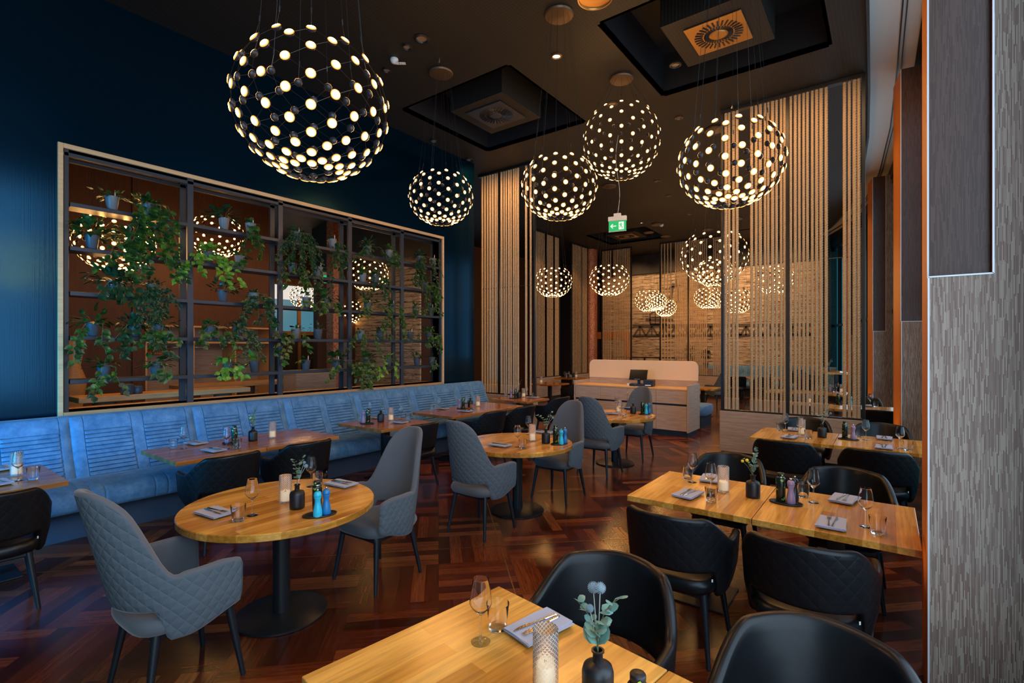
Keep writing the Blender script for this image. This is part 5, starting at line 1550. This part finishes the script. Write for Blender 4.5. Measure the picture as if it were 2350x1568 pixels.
# grey armchairs in the hall
for u, Y, lb in ((870, 16.4, 'grey armchair seen through the fourth bay of the plant shelf, left of two'), (912, 16.6, 'grey armchair seen through the fourth bay of the plant shelf, right of two'), (948, 12.2, 'grey armchair seen through the rightmost bay of the plant shelf')):
    x, y, _ = PD(u, V0, Y)
    o = dup(proto[False], (x, y, 0), R(120), lb, 'grey low armchairs in the hall')
t = thing('dining_table', 'oak table beyond the grey armchairs in the hall', 'table', (*PD(900, V0, 17.9)[:2], 0), R(20))
q = MB(); q.box(-.9, .9, -.4, .4, .71, .75); q.build('tabletop', M_oak, t, bevel=.003)
q = MB(); q.box(-.05, .05, -.05, .05, 0, .71); q.build('pedestal', M_black, t)
# ================================================================= ROOM BEYOND THE SCREENS
GF = 'oak tables beyond the rope screens'
def far_table(x0, x1, y0, y1, lb, red=False): table(x0, x1, y0, y1, lb, red, group=GF)
far_table(-1.55, -.72, 10.0, 10.85, 'oak table right behind the window-side rope screen, left one')
far_table(-.716, .10, 10.0, 10.85, 'oak table right behind the window-side rope screen, with its corner by the pier')
far_table(-2.3, -1.5, 13.0, 13.8, 'oak table two rows behind the window-side rope screen, left one')
far_table(-1.496, -.7, 13.0, 13.8, 'oak table two rows behind the window-side rope screen, by the windows')
x, y = PZ(1262, 880, .75); far_table(x - .4, x + .4, y - .4, y + .4, 'dark-lit oak table between the left rope screen and the counter, with a candle', True); xa, ya = x, y
x, y = PZ(1310, 867, .75); far_table(x - .4, x + .4, y - .4, y + .4, 'oak table behind the left end of the counter', True); xb, yb = x, y
x, y = PZ(1620, 890, .75); far_table(x - .45, x + .3, y - .4, y + .4, 'bright oak table just right of the counter')
far_table(-4.4, -3.6, 18.1, 18.95, 'table in front of the far blue banquette, left one')
far_table(-3.2, -2.4, 18.1, 18.95, 'table in front of the far blue banquette, right one')
GC = 'chairs beyond the rope screens'
chair(-1.15, 9.65, 0, 'black chair behind the window-side ropes, left of two', GC)
chair(-.10, 9.62, 0, 'dark chair catching blue light at the right end of the window-side ropes', GC)
chair(-1.25, 11.3, 180, 'black chair on the far side of the table behind the window-side ropes, left one', GC)
chair(-.36, 11.3, 180, 'black chair on the far side of the table behind the window-side ropes, right one', GC)
x, y = PZ(1640, 950, 0)
chair(*PD(1645, V0, 14.7)[:2], 60, 'blue-grey high-backed chair beyond the right end of the counter', GC, True)
chair(*PD(1688, V0, 16.2)[:2], 30, 'black chair behind the first ropes, at the far banquette', GC)
chair(*PD(1748, V0, 15.9)[:2], 30, 'black chair behind the middle ropes, at the far banquette', GC)
chair(xa + .78, ya - .1, 90, 'black chair at the dark-lit table left of the counter', GC)
t = thing('banquette', 'far blue-grey banquette along the foot of the plank wall', 'bench', (UY(1600, 19.9), 20.5, 0), 0)
Lb = UY(1865, 19.9) - UY(1600, 19.9)
BMf, SMf = BM, SM2 = back_mesh(1.13), seat_mesh(1.13)
nseg = 4
for k in range(nseg):
    for nm, me in (('back_section', BMf), ('seat_cushion', SMf)):
        o = mk(nm, me, t, (k * 1.13, 0, 0), R(-90)); o.location = (k * 1.13, 0, 0)
q = MB(); q.box(0, 1.13 * nseg, -.9, -.02, 0, .28); q.build('plinth', M_kick, t)
# rotate children so the cushions face the room (-y): back_mesh runs along +y and faces +x
for o in [c for c in COL.objects if c.parent == t and c.name.split('.')[0] in ('back_section', 'seat_cushion')]:
    o.location.x += 0.0
t = thing('banquette', 'light blue cushioned bench end just right of the till counter', 'bench', (*PD(1604, V0, 11.3)[:2], 0))
q = MB(); rbox(q, -.25, .2, -.3, .6, .26, .48, .1); q.build('seat_cushion', M_velvet, t, smooth=True)
q = MB(); q.box(-.22, .12, -.25, .55, 0, .26); q.build('plinth', M_kick, t)
setting('behind the window-side ropes', [('wine', 1998, 932, 'at its right end'), ('tum', 2010, 934, 'at its right end'), ('nap', 1990, 931, 'at its right end', 0), ('oil', 1928, 923), ('tray', 1931, 923.5, ''), ('mill', 1955, 925, 'cyan'), ('vase', 1893, 921, 'thistle'), ('candle', 1866, 918.5)], box=(-1.55, .10, 10.0, 10.85))
setting('two rows behind the window-side ropes', [('wine', 1932, 889.5, 'beside the mill'), ('mill', 1918, 889, 'mauve'), ('oil', 1908, 889), ('candle', 1942, 889.5), ('tum', 1926, 890.5, '')], box=(-2.3, -.7, 13.0, 13.8))
setting('left of the counter', [('candle', 1242, 879)], box=(xa - .4, xa + .4, ya - .4, ya + .4))
setting('behind the counter end', [('wine', 1285, 870.5, 'left one'), ('wine', 1292, 868.5, 'right one'), ('nap', 1288, 871.5, '', 10), ('mill', 1300, 868, 'mauve'), ('oil', 1304, 868), ('vase', 1316, 867, 'thin'), ('candle', 1327, 865.5)], box=(xb - .4, xb + .4, yb - .4, yb + .4))
setting('in front of the far banquette', [('candle', 1702, 856, ''), ('vase', 1717, 856, 'yellow'), ('mill', 1728, 856, 'mauve')], box=(-3.2, -2.4, 18.1, 18.95))
# high table by the windows, glimpsed between the ropes
hx, hy = PD(1915, V0, 12.9)[:2]
t = thing('high_table', 'tall narrow oak table by the windows, behind the ropes', 'table', (hx - .2, hy + 1.2, 0), R(17))
q = MB(); q.box(-.3, .3, -.9, .9, 1.06, 1.11); q.build('tabletop', M_oak, t, bevel=.003)
for y in (-.7, .7):
    q = MB(); q.box(-.04, .04, y - .04, y + .04, 0, 1.06); q.build('leg', M_black, t)
x, y = hx - .2, hy + .9; one('vase', ME_vase, 'black vase on the tall table by the windows', 'vase', x, y, 1.111, 0, 'black bottle vases'); sprig(x, y, 1.111, 'thistle', 'on the tall window table', 77)
for k in range(3):
    t = thing('bar_stool', 'pale quilted bar stool at the tall table by the windows, %s of three' % ('nearest', 'middle', 'farthest')[k], 'stool', (hx - .75, hy + .65 + k * .68, 0), R(-90), 'bar stools by the windows')
    mk('seat_shell', [c for c in KIDS[proto[False].name] if c.name.startswith('backrest')][0].data, t, (0, 0, .25))
    q = MB(); rbox(q, -.22, .22, -.22, .22, .62, .70, .12); q.build('seat', M_leather, t, smooth=True)
    for sx in (-1, 1):
        for sy in (-1, 1):
            q = MB(); q.tube([(sx * .14, sy * .14, .63), (sx * .2, sy * .2, 0)], .013, 8); q.build('leg', M_blackleg, t, smooth=True)
# things on the ledge at the plank wall
t = thing('railing', 'thin black railing in front of the plank wall', 'railing', (-9.0, 19.2, 0))
q = MB(); q.box(0, 3.2, -.03, .03, 1.33, 1.37); q.build('top_rail', M_black, t)
for k in range(6):
    q = MB(); q.box(k * .62, k * .62 + .05, -.025, .025, 0, 1.33); q.build('post', M_black, t)
for u, Y, r, lb in ((1580, 18.4, .25, 'larger round leafy bush behind the far rope screen'), (1618, 18.4, .18, 'smaller round leafy bush behind the far rope screen')):
    x, y, _ = PD(u, V0, Y)
    t = thing('potted_bush', lb, 'plant', (x, y + .1, 1.0)); rnd = random.Random(u)
    q = MB()
    for i in range(260):
        d = rv(rnd); leaf(q, Vector((0, 0, .32 + r)) + d * r * rnd.uniform(.5, .95), (d + rv(rnd) * .5).normalized(), Vector((0, 0, 1)), .07, .045)
    q.build('foliage', M_leafd, t)
    q = MB(); q.lathe([(.07, 0), (.09, .2), (.085, .2), (.001, .18)], 20); q.build('pot', M_pot, t, smooth=True, sharp=40)
    q = MB(); q.tube([(0, 0, .1), (0, 0, .36 + r * .5)], .01, 6); q.build('stem', M_stem, t)
    q = MB(); q.box(-.25, .25, -.15, .15, -1.0, 0); q.build('stand', M_ash, t)
# ================================================================= CEILING SPOTLIGHTS (added fill, apart from the downlight fittings)
for x in (-5.3, -4.3, -3.3, -2.3, -1.4, -.6): spot('ceiling_fill_spot', (x, 7.2, CZ - .03), 62 if x > -3 else 8, tgt=(x, 8.75, 3.6), size=120)  # added wash to brighten the ropes
for x in (-7.1, -6.2): spot('ceiling_fill_spot', (x + .5, 7.6, CZ - .03), 90, tgt=(x, 8.75, 3.6), size=120)
for x in (-8.8, -7.2, -5.6, -4.2, -3.0): spot('ceiling_fill_spot', (x, 18.95, CZ - .03), 150, tgt=(x, 20.6, 2.6), size=110)  # added wash to brighten the plank wall
for x, y, e in ((-.6, 2.6, 60), (-3.0, 9.2, 70), (-4.4, 9.0, 60), (-.5, 5.6, 40), (-1.2, .4, 60), (-2.6, 11.8, 60), (-1.2, 11.2, 50), (-6.9, 12.6, 40)): spot('ceiling_fill_spot', (x, y, CZ - .03), e, tgt=(x, y + .01, 0), size=60)
for x, y in ((-8.4, 13.4), (-8.5, 15.8), (-8.2, 17.4), (-6.2, 17.5)): spot('ceiling_fill_spot', (x, y, CZ - .03), 70, tgt=(x - .9 if y < 17.45 else x, y + .9, 1.8), size=70)
for x, y in ((-10.4, 4.5), (-10.4, 5.7)): spot('ceiling_fill_spot', (x, y, 5.05), 30, tgt=(-11.8, y, 1.2), size=60)

for x, y, e in ((-3.27, 1.79, 60), (-3.25, 4.46, 50), (-3.36, 7.16, 50), (-1.07, 3.76, 60), (-.26, 3.76, 45), (-.9, 6.76, 40), (-.05, 6.76, 40), (-1.0, 1.25, 45), (-5.6, .7, 22), (-5.6, 2.2, 22), (-5.6, 3.1, 22), (-5.54, 4.5, 25), (-5.6, 5.9, 25), (-5.6, 6.8, 25), (-5.9, 8.1, 25)):  # added over each table to make up for the dimmed pendants
    spot('table_fill_spot', (x + .1, y - .2, CZ - .03), e * 1.6, tgt=(x, y, .75), size=19)
for (u, Y, rot, D, W, top) in PIERS:
    x, y, _ = PD(u, V0, Y)
    spot('pier_spot', (x - .9, y + .5, CZ - .03), 55, tgt=(x - .05, y + .25, 2.6), size=60)
    spot('pier_uplight', (x - .35, y + .35, .15), 22, tgt=(x - .02, y + .3, 2.4), size=70)

spot('ceiling_fill_spot', (-4.4, 8.95, CZ - .03), 150, tgt=(-4.4, 10.1, .8), size=50, color=(1, .70, .44))  # added to brighten the counter front
